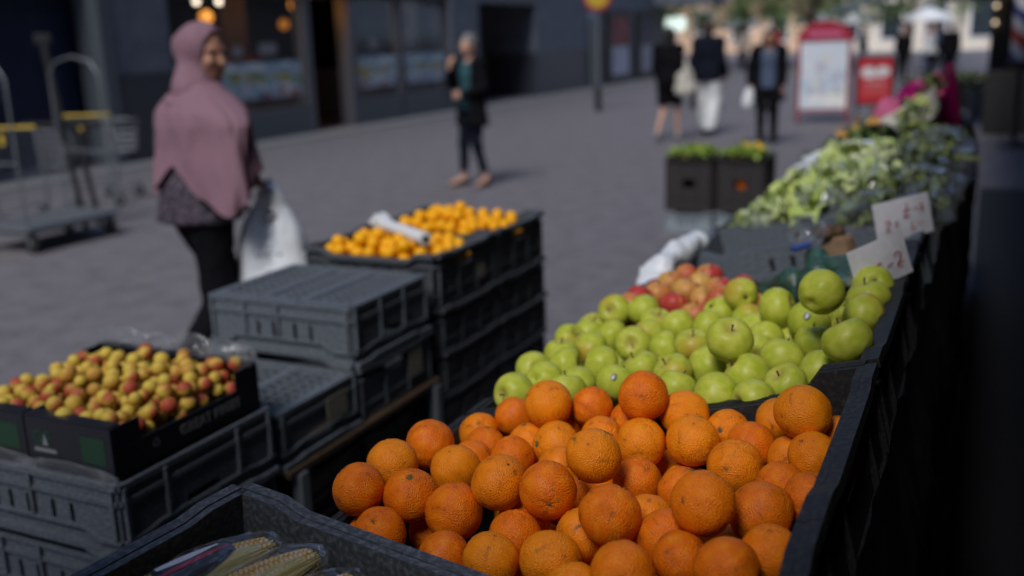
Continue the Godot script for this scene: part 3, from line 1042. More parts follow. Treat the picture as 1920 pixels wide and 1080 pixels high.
func stall() -> void:
	# trestle with a sloping top
	var t := thing("stall_table", "long sloping trestle table carrying the fruit crates", "table", Vector3.ZERO)
	var mb := MB.new()
	for k in 3:
		mb = MB.new()
		var c := tray(0.105 + k * 0.205, -0.195, -3.4)
		mb.box(c, Vector3(0.17, 0.022, 6.4), Basis(Vector3.BACK, deg_to_rad(TILT)))
		obj("top_board", mb.mesh(), m.plank, t)
	for z in [-0.5, -2.0, -3.6, -5.2, -6.5]:
		for u in [0.06, 0.56]:
			mb = MB.new()
			var c := tray(u, -0.21, z)
			mb.tube([Vector3(c.x, 0, z), c], [0.018], 8)
			obj("leg", mb.mesh(), m.dull_steel, t)
		mb = MB.new()
		mb.tube([tray(0.02, -0.215, z), tray(0.6, -0.215, z)], [0.016], 8)
		obj("cross_bar", mb.mesh(), m.dull_steel, t)
	# black sheeting on the sellers' side; customers' skirt added where there is only shade
	var fn := FastNoiseLite.new()
	fn.seed = 5
	fn.frequency = 1.0
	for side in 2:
		var s := thing("black_sheeting", ["crumpled black plastic sheeting hung on the sellers' side of the stall", "black skirt added in place of shade under the customers' side of the stall"][side], "sheeting", Vector3.ZERO)
		var p := PackedVector3Array()
		var nz := 260
		for r in 26:
			var s0 := r / 25.0
			for k in nz:
				var z := -0.25 - 6.5 * k / (nz - 1.0)
				var fold := fn.get_noise_3d(z * 6.0, s0 * 2.0, side * 9.0) * 0.05 + fn.get_noise_3d(z * 17.0, s0 * 5.0, 3.0) * 0.018
				if side == 0:
					var up := tray(0.655, -0.02, z)
					p.append(Vector3(up.x + 0.012 + (0.03 + absf(fold) * 0.9) * smoothstep(0.0, 0.2, s0) + fold * 0.2, lerpf(up.y - 0.05 + fn.get_noise_2d(z * 5.0, 7.0) * 0.04, 0.03, s0), z))
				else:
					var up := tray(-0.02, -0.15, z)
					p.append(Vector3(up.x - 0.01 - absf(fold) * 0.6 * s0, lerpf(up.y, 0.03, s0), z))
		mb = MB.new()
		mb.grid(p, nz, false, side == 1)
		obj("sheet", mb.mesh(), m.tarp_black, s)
	# the crates in a row along the slope
	var zs := [[-0.875, -1.355], [-1.375, -1.86], [-1.88, -2.225], [-2.245, -2.625], [-2.645, -3.02], [-3.04, -3.44], [-3.46, -3.86], [-3.88, -4.28], [-4.3, -4.7], [-4.72, -5.12], [-5.14, -5.54], [-5.56, -5.96]]
	var says := ["dark grey plastic crate heaped with oranges", "dark grey plastic crate heaped with green apples", "dark grey plastic crate with red apples and a green net bag", "grey plastic crate nearly empty, behind the red apples", "empty grey plastic crate in front of the bagged salads", "dark plastic crate under the front row of bagged salads", "dark plastic crate under the pale green bagged salads", "dark plastic crate under the herbs and clear film", "dark plastic crate under the leafy herbs", "dark plastic crate under the magenta bouquets", "dark plastic crate behind the magenta bouquets", "dark plastic crate at the far end of the stall"]
	for k in zs.size():
		var d: float = zs[k][0] - zs[k][1]
		var mt: Material = m.crate_pale_grey if k in [3, 4] else m.crate_black
		on_tray(crate(says[k], 0.628, d, 0.17, mt, 0.035 if k < 3 else 0.02, "crates along the sloping stall", false, [0] if k == 0 else []), 0.314, -0.17, (zs[k][0] + zs[k][1]) * 0.5)
	# a half crate carries the oranges on towards the photographer
	on_tray(crate("short dark grey crate of oranges beside the corn crate", 0.232, 0.38, 0.17, m.crate_black, 0.0, "", false, [2, 3]), 0.512, -0.17, -0.682)
	# the corn crate, level and nearer
	var cc := crate("dark grey plastic crate of wrapped corn cobs beside the oranges", 0.46, 0.40, 0.19, m.crate_grey, 0.010)
	cc.position = Vector3(-0.602, 0.882, -0.662)
	cc.rotation_degrees = Vector3(0, -5.0, -4.4)
	var tb := thing("small_table", "low board on steel legs under the corn crate", "table", Vector3.ZERO)
	for x in [-0.80, -0.42]:
		for z in [-0.49, -0.83]:
			mb = MB.new()
			mb.tube([Vector3(x, 0, z), Vector3(x, 0.85, z)], [0.018], 8)
			obj("leg", mb.mesh(), m.dull_steel, tb)
	mb = MB.new()
	mb.box(Vector3(-0.602, 0.862, -0.662), Vector3(0.46, 0.022, 0.40), Basis(Vector3.BACK, deg_to_rad(-4.4)))
	obj("top_board", mb.mesh(), m.plank, tb)


# ---------------------------------------------------------------- fruit

func orange_mesh(sd: int) -> ArrayMesh:
	var fn := FastNoiseLite.new()
	fn.seed = sd
	fn.frequency = 11.0
	var mb := MB.new()
	var p := PackedVector3Array()
	for r in 33:
		var e := PI * r / 32.0 - PI / 2
		for s in 48:
			var a := -TAU * s / 48.0
			var d := Vector3(cos(e) * cos(a), sin(e), cos(e) * sin(a))
			var q := 0.035 * (1.0 + 1.0 * 0.035 * fn.get_noise_3dv(d * 0.07) + 0.065 * fn.get_noise_3dv(d * 0.045 + Vector3(3, 1, 2)))
			# dimples at stem and blossom end, with faint creases running out
			q *= 1.0 - (0.055 + 0.014 * cos(a * 7.0)) * exp(-pow((PI / 2 - e) / 0.16, 2)) - 0.02 * exp(-pow((PI / 2 + e) / 0.10, 2))
			q *= 1.0 - 0.010 * cos(a * 7.0 + sd) * exp(-pow((PI / 2 - e - 0.3) / 0.2, 2))
			p.append(d * q * Vector3(1.0, 0.93 + 0.035 * (sd % 4), 1.0 - 0.015 * (sd % 3)))
	mb.grid(p, 48, true)
	return mb.mesh()


func apple_mesh(sd: int, skin: Callable, long := 1.0) -> ArrayMesh:
	var mb := MB.new()
	var p := PackedVector3Array()
	var fn := FastNoiseLite.new()
	fn.seed = sd
	fn.frequency = 9.0
	var cs := PackedColorArray()
	for r in 33:
		var e := PI * r / 32.0
		for s in 40:
			var a := -TAU * s / 40.0
			# an apple's section: full shoulders, a narrower foot, hollows at both ends
			var rr := sin(e) * (0.93 + 0.16 * (1.0 - cos(e)) * 0.5) * (1.0 + 0.035 * cos(5.0 * a + sd) * smoothstep(1.0, -0.6, -cos(e) + 0.4))
			var y := -cos(e) * 0.92 * long
			y -= 0.30 * exp(-pow((PI - e) / 0.34, 2)) 
			y += 0.20 * exp(-pow(e / 0.30, 2))
			var d := Vector3(rr * cos(a), y, rr * sin(a))
			d *= 1.0 + 0.05 * fn.get_noise_3dv(d * 0.08)
			p.append(d * 0.033)
			cs.append(skin.call(a, e, fn.get_noise_3dv(d * 0.22), fn.get_noise_3dv(Vector3(cos(a) * 3.0, e * 0.1, sin(a) * 3.0) * 0.2)))
	mb.grid(p, 40, true)
	for k in cs.size(): mb.c[k] = cs[k]
	return mb.mesh()


func stalk_mesh(long: float) -> ArrayMesh:
	var mb := MB.new()
	mb.tube([Vector3(0, 0.018, 0), Vector3(0.0008, 0.026, 0), Vector3(0.003, 0.022 + long, 0.001)], [0.0013, 0.0011, 0.0017], 6)
	return mb.mesh()


func star_mesh(r: float, y: float, down: bool) -> ArrayMesh:
	var mb := MB.new()
	var sg := -1.0 if down else 1.0
	for k in 5:
		var a := TAU * k / 5.0
		var d := Vector3(cos(a), 0, sin(a))
		mb.leaf(Vector3(0, y * sg, 0) + d * r * 0.1, d, Vector3(0, sg, 0), r, r * 0.8, 0.3, 0.0, 3)
	mb.ball(Vector3(0, y * sg, 0), Vector3(r * 0.35, r * 0.22, r * 0.35), 8, 5)
	return mb.mesh()


func random_turn(r: RandomNumberGenerator) -> Basis:
	return Basis(Quaternion(Vector3(r.randfn(), r.randfn(), r.randfn()).normalized(), r.randf() * TAU))


func oranges_and_apples() -> void:
	var r := RandomNumberGenerator.new()
	r.seed = 11
	# places in the tray's axes, with the radius in millimetres
	var spots := [
		[0.037, 0.029, -0.988, 35], [0.037, 0.028, -1.072, 36], [0.037, 0.019, -1.169, 36], [0.098, 0.006, -1.01, 36], [0.084, -0.017, -0.945, 35],
		[0.037, -0.036, -0.988, 32], [0.163, -0.018, -1, 36], [0.102, -0.006, -1.122, 36], [0.085, -0.021, -1.193, 32], [0.037, -0.017, -1.309, 32],
		[0.073, -0.023, -1.257, 33], [0.093, -0.005, -1.335, 32], [0.179, 0.02, -1.292, 36], [0.166, -0.033, -1.335, 36], [0.198, -0.029, -1.246, 36],
		[0.227, -0.005, -1.335, 32], [0.326, 0.011, -1.303, 36], [0.285, -0.036, -1.335, 35], [0.258, -0.035, -1.275, 32], [0.323, -0.044, -1.259, 36],
		[0.147, -0.027, -1.202, 32], [0.138, -0.031, -1.275, 32], [0.224, 0.007, -1.025, 36], [0.23, -0.041, -1.179, 32], [0.332, 0.009, -1.082, 36],
		[0.293, -0.006, -1.016, 36], [0.353, -0.055, -1.145, 32], [0.255, -0.046, -0.975, 33], [0.385, -0.024, -0.975, 36], [0.332, -0.057, -0.997, 32],
		[0.256, -0.042, -0.911, 32], [0.319, -0.056, -0.932, 36], [0.192, -0.037, -0.914, 32], [0.426, -0.051, -0.885, 34], [0.364, -0.07, -0.885, 32],
		[0.399, -0.066, -1.047, 32], [0.37, -0.033, -1.335, 36], [0.395, -0.051, -1.269, 36], [0.429, -0.063, -1.325, 32], [0.473, -0.07, -1.277, 34],
		[0.472, -0.064, -1.188, 36], [0.557, -0.022, -1.251, 36], [0.501, -0.058, -1.335, 32], [0.589, -0.075, -1.285, 32], [0.57, -0.065, -1.201, 32],
		[0.529, -0.083, -1.246, 32], [0.537, -0.077, -1.144, 32], [0.491, -0.025, -0.989, 36], [0.533, -0.068, -1.052, 36], [0.422, -0.062, -1.118, 32],
		[0.58, -0.077, -1.098, 32], [0.435, -0.064, -0.994, 32], [0.469, -0.066, -0.941, 32], [0.527, -0.064, -0.91, 34], [0.559, -0.077, -0.965, 32],
	]
	var under := [
		[0.128, -0.116, -1.325, 34], [0.197, -0.116, -1.325, 34], [0.266, -0.116, -1.325, 34], [0.336, -0.116, -1.325, 34], [0.474, -0.116, -1.325, 34],
		[0.544, -0.116, -1.325, 34], [0.093, -0.116, -1.263, 34], [0.162, -0.116, -1.263, 34], [0.231, -0.116, -1.263, 34], [0.301, -0.116, -1.263, 34],
		[0.37, -0.116, -1.263, 34], [0.128, -0.116, -1.201, 34], [0.197, -0.116, -1.201, 34], [0.266, -0.116, -1.201, 34], [0.336, -0.116, -1.201, 34],
		[0.405, -0.116, -1.201, 34], [0.231, -0.116, -1.14, 34], [0.301, -0.116, -1.14, 34], [0.37, -0.116, -1.14, 34], [0.336, -0.116, -1.078, 34],
		[0.474, -0.116, -1.078, 34], [0.093, -0.116, -1.016, 34], [0.231, -0.116, -1.016, 34], [0.301, -0.116, -1.016, 34], [0.37, -0.116, -1.016, 34],
		[0.578, -0.116, -1.016, 34], [0.058, -0.116, -0.954, 34], [0.197, -0.116, -0.954, 34], [0.266, -0.116, -0.954, 34], [0.336, -0.116, -0.954, 34],
		[0.405, -0.116, -0.954, 34], [0.058, -0.058, -1.105, 34], [0.266, -0.058, -1.105, 34], [0.093, -0.058, -1.044, 34], [0.231, -0.058, -1.044, 34],
	]
	for z in [-0.815, -0.745, -0.67, -0.60]:
		for u in 3: under.append([0.445 + u * 0.068 + (0.01 if z < -0.7 else 0.0), -0.085 - 0.004 * ((u * 7) % 3), z, 33.0])
	var shapes := []
	for k in 7: shapes.append(orange_mesh(k + 1))
	var button := star_mesh(0.0062, 0.0322, false)
	var dot := MB.new()
	dot.ball(Vector3(0, -0.0335, 0), Vector3(0.002, 0.001, 0.002), 8, 4)
	var dot_mesh := dot.mesh()
	# the poles that the photograph shows: orange number -> direction of the stem end
	for k in spots.size() + under.size():
		var q: Array = spots[k] if k < spots.size() else under[k - spots.size()]
		var o := thing("orange", ("ripe orange " + place_in(q, -0.99, -1.22, "the apple crate", "the corn crate")) if k < spots.size() else "orange low in the heap, mostly covered by others", "orange", tray(q[0], q[1], q[2]), 0.0, "oranges heaped in the crate")
		o.basis = random_turn(r).scaled(Vector3.ONE * q[3] / 35.0)
		obj("peel", shapes[k % 7], m["orange_%d" % (r.randi() % 5)], o)
		obj("stem_button", button, m.calyx_green, o)
		obj("blossom_mark", dot_mesh, m.stem_brown, o)
	# green apples
	spots = [
		[0.06, 0.011, -1.413, 32], [0.037, 0.015, -1.539, 30], [0.083, 0.008, -1.483, 30], [0.146, -0.005, -1.475, 30], [0.151, 0.002, -1.416, 30],
		[0.056, 0.012, -1.627, 30], [0.091, 0.007, -1.563, 30], [0.037, 0.017, -1.717, 30], [0.053, 0.009, -1.774, 30], [0.094, 0.006, -1.675, 30],
		[0.154, -0.002, -1.572, 31], [0.216, -0.01, -1.468, 30], [0.089, 0.034, -1.85, 31], [0.037, 0.006, -1.846, 30], [0.109, 0.005, -1.754, 30],
		[0.175, -0.003, -1.691, 31], [0.148, 0.028, -1.85, 30], [0.184, 0.002, -1.81, 31], [0.185, -0.006, -1.75, 30], [0.237, -0.017, -1.681, 30],
		[0.235, -0.013, -1.548, 30], [0.302, -0.019, -1.513, 30], [0.329, -0.024, -1.434, 30], [0.236, -0.003, -1.78, 30], [0.294, -0.016, -1.665, 30],
		[0.292, -0.017, -1.793, 30], [0.347, -0.028, -1.555, 33], [0.41, 0.025, -1.503, 34], [0.399, -0.033, -1.411, 32], [0.431, -0.032, -1.478, 34],
		[0.457, -0.044, -1.395, 30], [0.298, -0.004, -1.85, 30], [0.35, 0.024, -1.85, 30], [0.363, -0.021, -1.815, 30], [0.382, -0.028, -1.759, 30],
		[0.413, -0.033, -1.704, 30], [0.415, -0.034, -1.62, 30], [0.472, -0.03, -1.545, 34], [0.435, 0.009, -1.749, 34], [0.424, -0.035, -1.819, 30],
		[0.49, -0.018, -1.716, 34], [0.504, -0.04, -1.659, 30], [0.549, 0.061, -1.579, 33], [0.501, -0.031, -1.85, 32], [0.496, -0.042, -1.444, 30],
		[0.534, -0.052, -1.518, 33], [0.591, 0.004, -1.472, 34], [0.545, -0.048, -1.788, 30], [0.592, -0.006, -1.657, 34], [0.59, -0.002, -1.752, 34],
		[0.59, 0.004, -1.831, 34], [0.591, -0.053, -1.496, 30],
	]
	under = [
		[0.381, -0.108, -1.84, 32], [0.446, -0.108, -1.84, 32], [0.511, -0.108, -1.84, 32], [0.576, -0.108, -1.84, 32], [0.348, -0.108, -1.782, 32],
		[0.413, -0.108, -1.782, 32], [0.478, -0.108, -1.782, 32], [0.543, -0.108, -1.782, 32], [0.316, -0.108, -1.724, 32], [0.381, -0.108, -1.724, 32],
		[0.446, -0.108, -1.724, 32], [0.511, -0.108, -1.724, 32], [0.576, -0.108, -1.724, 32], [0.348, -0.108, -1.666, 32], [0.413, -0.108, -1.666, 32],
		[0.478, -0.108, -1.666, 32], [0.543, -0.108, -1.666, 32], [0.316, -0.108, -1.608, 32], [0.381, -0.108, -1.608, 32], [0.446, -0.108, -1.608, 32],
		[0.511, -0.108, -1.608, 32], [0.283, -0.108, -1.551, 32], [0.348, -0.108, -1.551, 32], [0.413, -0.108, -1.551, 32], [0.478, -0.108, -1.551, 32],
		[0.543, -0.108, -1.551, 32], [0.316, -0.108, -1.493, 32], [0.381, -0.108, -1.493, 32], [0.446, -0.108, -1.493, 32], [0.511, -0.108, -1.493, 32],
		[0.576, -0.108, -1.493, 32], [0.283, -0.108, -1.435, 32], [0.348, -0.108, -1.435, 32], [0.413, -0.108, -1.435, 32], [0.478, -0.108, -1.435, 32],
		[0.543, -0.108, -1.435, 32], [0.088, -0.054, -1.808, 32], [0.153, -0.054, -1.808, 32], [0.218, -0.054, -1.808, 32], [0.056, -0.054, -1.75, 32],
		[0.121, -0.054, -1.75, 32], [0.251, -0.054, -1.75, 32], [0.316, -0.054, -1.75, 32], [0.446, -0.054, -1.75, 32], [0.088, -0.054, -1.692, 32],
		[0.348, -0.054, -1.692, 32], [0.056, -0.054, -1.634, 32], [0.121, -0.054, -1.634, 32], [0.186, -0.054, -1.634, 32], [0.251, -0.054, -1.634, 32],
		[0.088, -0.054, -1.576, 32], [0.283, -0.054, -1.576, 32], [0.056, -0.054, -1.518, 32], [0.121, -0.054, -1.518, 32], [0.186, -0.054, -1.518, 32],
		[0.088, -0.054, -1.461, 32], [0.283, -0.054, -1.461, 32],
	]
	shapes = []
	for k in 5:
		shapes.append(apple_mesh(20 + k, func(a: float, e: float, n: float, st: float) -> Color:
			var c := Color(0.43, 0.50, 0.035).lerp(Color(0.60, 0.61, 0.09), clampf(0.5 + n * 1.1 + st * 0.4, 0.0, 1.0))
			c = c.lerp(Color(0.52, 0.40, 0.10), 0.75 * exp(-pow((PI - e) / 0.35, 2)))
			if k >= 3: c = c.lerp(Color(0.55, 0.27, 0.04), clampf((cos(a - 1.0) - 0.45 + st * 0.5) * 1.2, 0.0, 0.75) * sin(e))
			return c, 0.98 + 0.05 * (k % 3)))
	var stalk := stalk_mesh(0.012)
	var eye := star_mesh(0.0055, 0.0245, true)
	var st_mb := MB.new()
	st_mb.ball(Vector3(0, 0, 0.0338), Vector3(0.005, 0.0062, 0.0006), 12, 6)
	var sticker := st_mb.mesh()
	for k in spots.size() + under.size():
		var q: Array = spots[k] if k < spots.size() else under[k - spots.size()]
		var o := thing("green_apple", ("yellow-green apple " + place_in(q, -1.52, -1.72, "the red apples", "the oranges")) if k < spots.size() else "green apple low in the heap, mostly covered by others", "apple", tray(q[0], q[1], q[2]), 0.0, "green apples heaped in the crate")
		o.basis = random_turn(r).scaled(Vector3.ONE * q[3] / 30.3)
		var v: int = [0, 1, 2, 0, 1, 2, 0, 1, 0, 2, 1, 2, 3, 4][r.randi() % 14]
		obj("skin", shapes[v], m.apple, o)
		obj("stalk", stalk, m.stem_brown, o)
		obj("blossom_end", eye, m.stem_brown, o)
		if k in [11, 40]:
			obj("sticker", sticker, m.fruit_sticker, o)
			o.basis = Basis.looking_at(-(Vector3(0, 1.62, 0) - o.position).normalized() + Vector3(0.1, -0.3, 0.1), Vector3(0.3, 1, 0)).scaled(Vector3.ONE * q[3] / 30.3)
	# red apples
	spots = [
		[0.104, 0.027, -1.963, 28], [0.101, 0.026, -1.905, 28], [0.129, 0.022, -2.011, 28], [0.127, 0.023, -2.112, 28], [0.192, 0.017, -2.01, 29],
		[0.148, 0.021, -2.168, 28], [0.203, 0.015, -2.163, 28], [0.207, 0.015, -2.064, 28], [0.263, 0.009, -2.012, 28], [0.319, 0.004, -1.994, 28],
		[0.289, 0.007, -1.918, 28], [0.241, 0.002, -1.956, 28], [0.188, 0.01, -1.923, 28], [0.233, -0.015, -1.905, 28],
	]
	under = [
		[0.084, -0.05, -2.16, 30], [0.144, -0.05, -2.16, 30], [0.204, -0.05, -2.16, 30], [0.264, -0.05, -2.16, 30], [0.054, -0.05, -2.107, 30],
		[0.114, -0.05, -2.107, 30], [0.174, -0.05, -2.107, 30], [0.234, -0.05, -2.107, 30], [0.084, -0.05, -2.053, 30], [0.144, -0.05, -2.053, 30],
		[0.204, -0.05, -2.053, 30], [0.264, -0.05, -2.053, 30], [0.324, -0.05, -2.053, 30], [0.054, -0.05, -2, 30], [0.114, -0.05, -2, 30],
		[0.174, -0.05, -2, 30], [0.234, -0.05, -2, 30], [0.294, -0.05, -2, 30], [0.354, -0.05, -2, 30], [0.084, -0.05, -1.946, 30],
		[0.144, -0.05, -1.946, 30], [0.204, -0.05, -1.946, 30], [0.264, -0.05, -1.946, 30], [0.324, -0.05, -1.946, 30], [0.084, -0, -2.136, 30],
		[0.084, -0, -2.029, 30], [0.054, -0, -1.976, 30],
	]
	shapes = []
	for k in 4:
		shapes.append(apple_mesh(50 + k, func(a: float, e: float, n: float, st: float) -> Color:
			var base := Color(0.72, 0.42, 0.10)
			var red := Color(0.52, 0.055, 0.045)
			var amount: float = [0.9, 0.45, 0.75, 0.3][k]
			return base.lerp(red, clampf(amount * 1.3 * (0.55 + 0.6 * cos(a) + st * 0.9 + n * 0.4) + amount * 0.25, 0.0, 1.0))))
	for k in spots.size() + under.size():
		var q: Array = spots[k] if k < spots.size() else under[k - spots.size()]
		var o := thing("red_apple", "red and yellow apple in the small heap beyond the green apples" if k < spots.size() else "red apple low in its crate, mostly covered by others", "apple", tray(q[0], q[1], q[2]), 0.0, "red apples in the third crate")
		o.basis = random_turn(r).scaled(Vector3.ONE * q[3] / 30.3)
		obj("skin", shapes[r.randi() % 4], m.apple, o)
		obj("stalk", stalk, m.stem_brown, o)
		obj("blossom_end", eye, m.stem_brown, o)


func place_in(q: Array, z_near: float, z_far: float, far_thing: String, near_thing: String) -> String:
	var row: String = "in the middle of its heap"
	if q[2] < z_far: row = "at the edge of its heap beside " + far_thing
	elif q[2] > z_near: row = "at the edge of its heap beside " + near_thing
	if q[0] > 0.5: return row + ", against the sellers' rim"
	return row + (", on the customers' side" if q[0] < 0.2 else "")


# spheres dropped one by one, each into the lowest free place of several tries; bias raises the heap where it is wanted
func heap(n: int, r: float, x0: float, x1: float, z0: float, z1: float, floor_y: float, bias: Callable, sd: int, jitter := 0.12) -> Array:
	var g := RandomNumberGenerator.new()
	g.seed = sd
	var out := []
	for k in n:
		var rr := r * (1.0 - jitter * 0.5 + jitter * g.randf())
		var best := Vector4(0, 1e9, 0, rr)
		var score := 1e9
		for t in 26:
			var x := g.randf_range(x0 + rr, x1 - rr)
			var z := g.randf_range(z0 + rr, z1 - rr)
			var y := floor_y + rr
			for q: Vector4 in out:
				var dx := q.x - x
				var dz := q.z - z
				var s := q.w + rr
				var d2 := dx * dx + dz * dz
				if d2 < s * s: y = maxf(y, q.y + sqrt(s * s - d2))
			var sc: float = y - bias.call(x, z)
			if sc < score:
				score = sc
				best = Vector4(x, y, z, rr)
		out.append(best)
	return out


# ---------------------------------------------------------------- other goods on the stall

# film crumpled round a shape: an ellipsoid with sharp facets
func film_mesh(r: Vector3, sd: int, amp := 0.12, rows := 14, sides := 22) -> ArrayMesh:
	var fn := FastNoiseLite.new()
	fn.seed = sd
	fn.frequency = 2.2
	fn.fractal_type = FastNoiseLite.FRACTAL_RIDGED
	fn.fractal_octaves = 3
	var mb := MB.new()
	var p := PackedVector3Array()
	for k in rows + 1:
		var e := PI * k / rows - PI / 2
		for s in sides:
			var a := -TAU * s / sides
			var d := Vector3(cos(e) * cos(a), sin(e), cos(e) * sin(a))
			p.append(d * r * (1.0 + amp * fn.get_noise_3dv(d * 1.2)))
	# facets, as stiff film creases
	for k in rows:
		for s in sides:
			var s2 := (s + 1) % sides
			var a := p[k * sides + s]
			var b := p[k * sides + s2]
			var c := p[k * sides + sides + s2]
			var d := p[k * sides + sides + s]
			mb.tri(a, b, c)
			mb.tri(a, c, d)
	return mb.mesh()


func leafy_mesh(n: int, size: Vector3, leaf_long: float, leaf_wide: float, tint_a: Color, tint_b: Color, sd: int, droop := 0.7, wave := 0.020) -> ArrayMesh:
	var r := RandomNumberGenerator.new()
	r.seed = sd
	var mb := MB.new()
	for k in n:
		var d := Vector3(r.randfn(), absf(r.randfn()) * 0.9 + 0.1, r.randfn()).normalized()
		mb.col = tint_a.lerp(tint_b, r.randf())
		var at := d * size * (0.25 + 0.55 * r.randf())
		mb.leaf(at, (d + Vector3(r.randfn(), r.randfn() + 0.5, r.randfn()) * 0.35).normalized(), (Vector3.UP + Vector3(r.randfn(), 0, r.randfn()) * 0.5).normalized(), leaf_long * (0.7 + 0.6 * r.randf()), leaf_wide * (0.7 + 0.6 * r.randf()), droop, wave, 5, r.randf() * 6.0)
	return mb.mesh()


func blossoms_mesh(spots: Array, r: float, c: Color, centre: Color, petals := 8, sd := 3) -> ArrayMesh:
	var g := RandomNumberGenerator.new()
	g.seed = sd
	var mb := MB.new()
	for p: Vector3 in spots:
		var up := Vector3(g.randfn() * 0.4, 1.0, g.randfn() * 0.4).normalized()
		var x := up.cross(Vector3.RIGHT).normalized()
		var y := up.cross(x)
		for k in petals:
			var a := TAU * k / petals
			mb.col = c * (0.85 + 0.3 * g.randf())
			mb.leaf(p, (x * cos(a) + y * sin(a) + up * 0.3).normalized(), up, r, r * 0.6, 0.4, 0.0, 3, g.randf() * 6.0)
		mb.col = centre
		mb.ball(p + up * r * 0.15, Vector3.ONE * r * 0.25, 8, 5)
	return mb.mesh()


# pen strokes as thin flat ribbons lying on a card's face (x right, y up)
func strokes_mesh(lines: Array, w: float) -> ArrayMesh:
	var mb := MB.new()
	for l in lines:
		for k in l.size() - 1:
			var a := Vector3(l[k].x, l[k].y, 0)
			var b := Vector3(l[k + 1].x, l[k + 1].y, 0)
			var s := (b - a).normalized().cross(Vector3.BACK) * w * 0.5
			var e := (b - a).normalized() * w * 0.3
			mb.quad(a - s - e, a + s - e, b + s + e, b - s + e)
	return mb.mesh()


func price_card(label: String, w: float, h: float, corner: Vector3, right: Vector3, up: Vector3, lines: Array) -> void:
	var o := thing("price_card", label, "price card", corner)
	var x := right.normalized()
	var z := x.cross(up).normalized()
	o.basis = Basis(x, z.cross(x), z)
	var mb := MB.new()
	var p := PackedVector3Array()
	for r in 5:
		for k in 9:
			p.append(Vector3(w * k / 8.0, h * r / 4.0, 0.006 * sin(PI * k / 8.0) * sin(PI * r / 5.0 + 0.4)))
	mb.grid(p, 9)
	for k in p.size(): p[k].z -= 0.0012
	mb.grid(p, 9, false, true)
	obj("card", mb.mesh(), m.paper, o)
	var s := obj("handwriting", strokes_mesh(lines, 0.0022), m.red_marker, o)
	s.position = Vector3(0, 0, 0.0085)
	mb = MB.new()
	mb.tube([Vector3(w * 0.5, h * 0.6, -0.004), Vector3(w * 0.5, -0.09, -0.004)], [0.0022], 6)
	obj("stick", mb.mesh(), m.plank, o)


func corn_pack(at: Vector3, to: Vector3, sd: int, label: String) -> void:
	var o := thing("corn_pack", label, "corn")
	o.position = at
	var f := (to - at).normalized()
	var x := Vector3.UP.cross(f).normalized()
	o.basis = Basis(x, f.cross(x), f)
	var L := at.distance_to(to)
	var rad := func(s: float) -> float: return 0.0285 * (1.0 - 0.5 * pow(s, 3.0)) * smoothstep(-0.05, 0.10, s)
	var mb := MB.new()
	var rows := int(L / 0.0062)
	for k in rows:
		var s := (k + 0.5) / rows
		for j in 14:
			var a := TAU * (j + 0.5 * (k % 2) * 0.0) / 14.0
			var q: float = rad.call(s)
			var c := Vector3(cos(a) * q, sin(a) * q, s * L)
			if sin(a) < -0.5: continue
			mb.ball(c, Vector3(q * 0.235, q * 0.16, 0.0034), 6, 4, Basis(Vector3.BACK, a - PI / 2))
	obj("kernels", mb.mesh(), m.corn_kernel, o)
	mb = MB.new()
	mb.tube([Vector3(0, 0, 0.0), Vector3(0, 0, L * 0.5), Vector3(0, 0, L * 0.98)], [0.0266, 0.0259, 0.012], 14)
	obj("cob", mb.mesh(), m.corn_kernel, o)
	# husk leaves hugging one side
	var r := RandomNumberGenerator.new()
	r.seed = sd
	for k in 6:
		mb = MB.new()
		var p := PackedVector3Array()
		var a0 := PI - 1.15 + 0.32 * k + r.randf() * 0.1
		for i in 15:
			var s := -0.04 + 1.06 * i / 14.0
			for j in 7:
				var wgt := (j - 3.0) / 3.0
				var a := a0 + wgt * 0.30 * (1.0 - 0.6 * pow(maxf(s, 0.0), 2.0))
				var q: float = rad.call(clampf(s, 0.1, 0.97)) * (1.0 - 0.25 * smoothstep(0.85, 1.02, s)) + 0.0028 + 0.0008 * k + 0.0012 * sin(wgt * 14.0 + k) * 0.6
				p.append(Vector3(cos(a) * q, sin(a) * q, s * L))
		mb.grid(p, 7, false, true)
		obj("husk_leaf", mb.mesh(), m.corn_husk, o)
	# the printed band label, and the film
	if sd == 1:
		var lab := func(z0: float, z1: float, a0: float, a1: float, lift: float) -> ArrayMesh:
			var b := MB.new()
			var p := PackedVector3Array()
			for i in 9:
				for j in 9:
					var s := lerpf(z0, z1, i / 8.0)
					var a := lerpf((a0 + a1) * 0.5, lerpf(a0, a1, j / 8.0), 0.25 + 0.75 * sin(PI * (i + 0.6) / 9.2)) - 0.2 * (i / 8.0 - 0.5)
					var q: float = rad.call(s) + lift
					p.append(Vector3(cos(a) * q, sin(a) * q, s * L))
			b.grid(p, 9, false, true)
			return b.mesh()
		var l := obj("label", lab.call(0.20, 0.74, 1.05, 2.35, 0.0075), m.black_paint, o)
		obj("white_field", lab.call(0.24, 0.68, 1.12, 1.60, 0.0082), m.paper, l)
		obj("red_band", lab.call(0.22, 0.72, 1.66, 1.86, 0.0082), m.red_print, l)
	var fm := film_mesh(Vector3(0.0375, 0.035, L * 0.60), 30 + sd, 0.10, 26, 30)
	var fi := obj("film", fm, m.shrink_film, o)
	fi.position = Vector3(0, 0.001, L * 0.5)


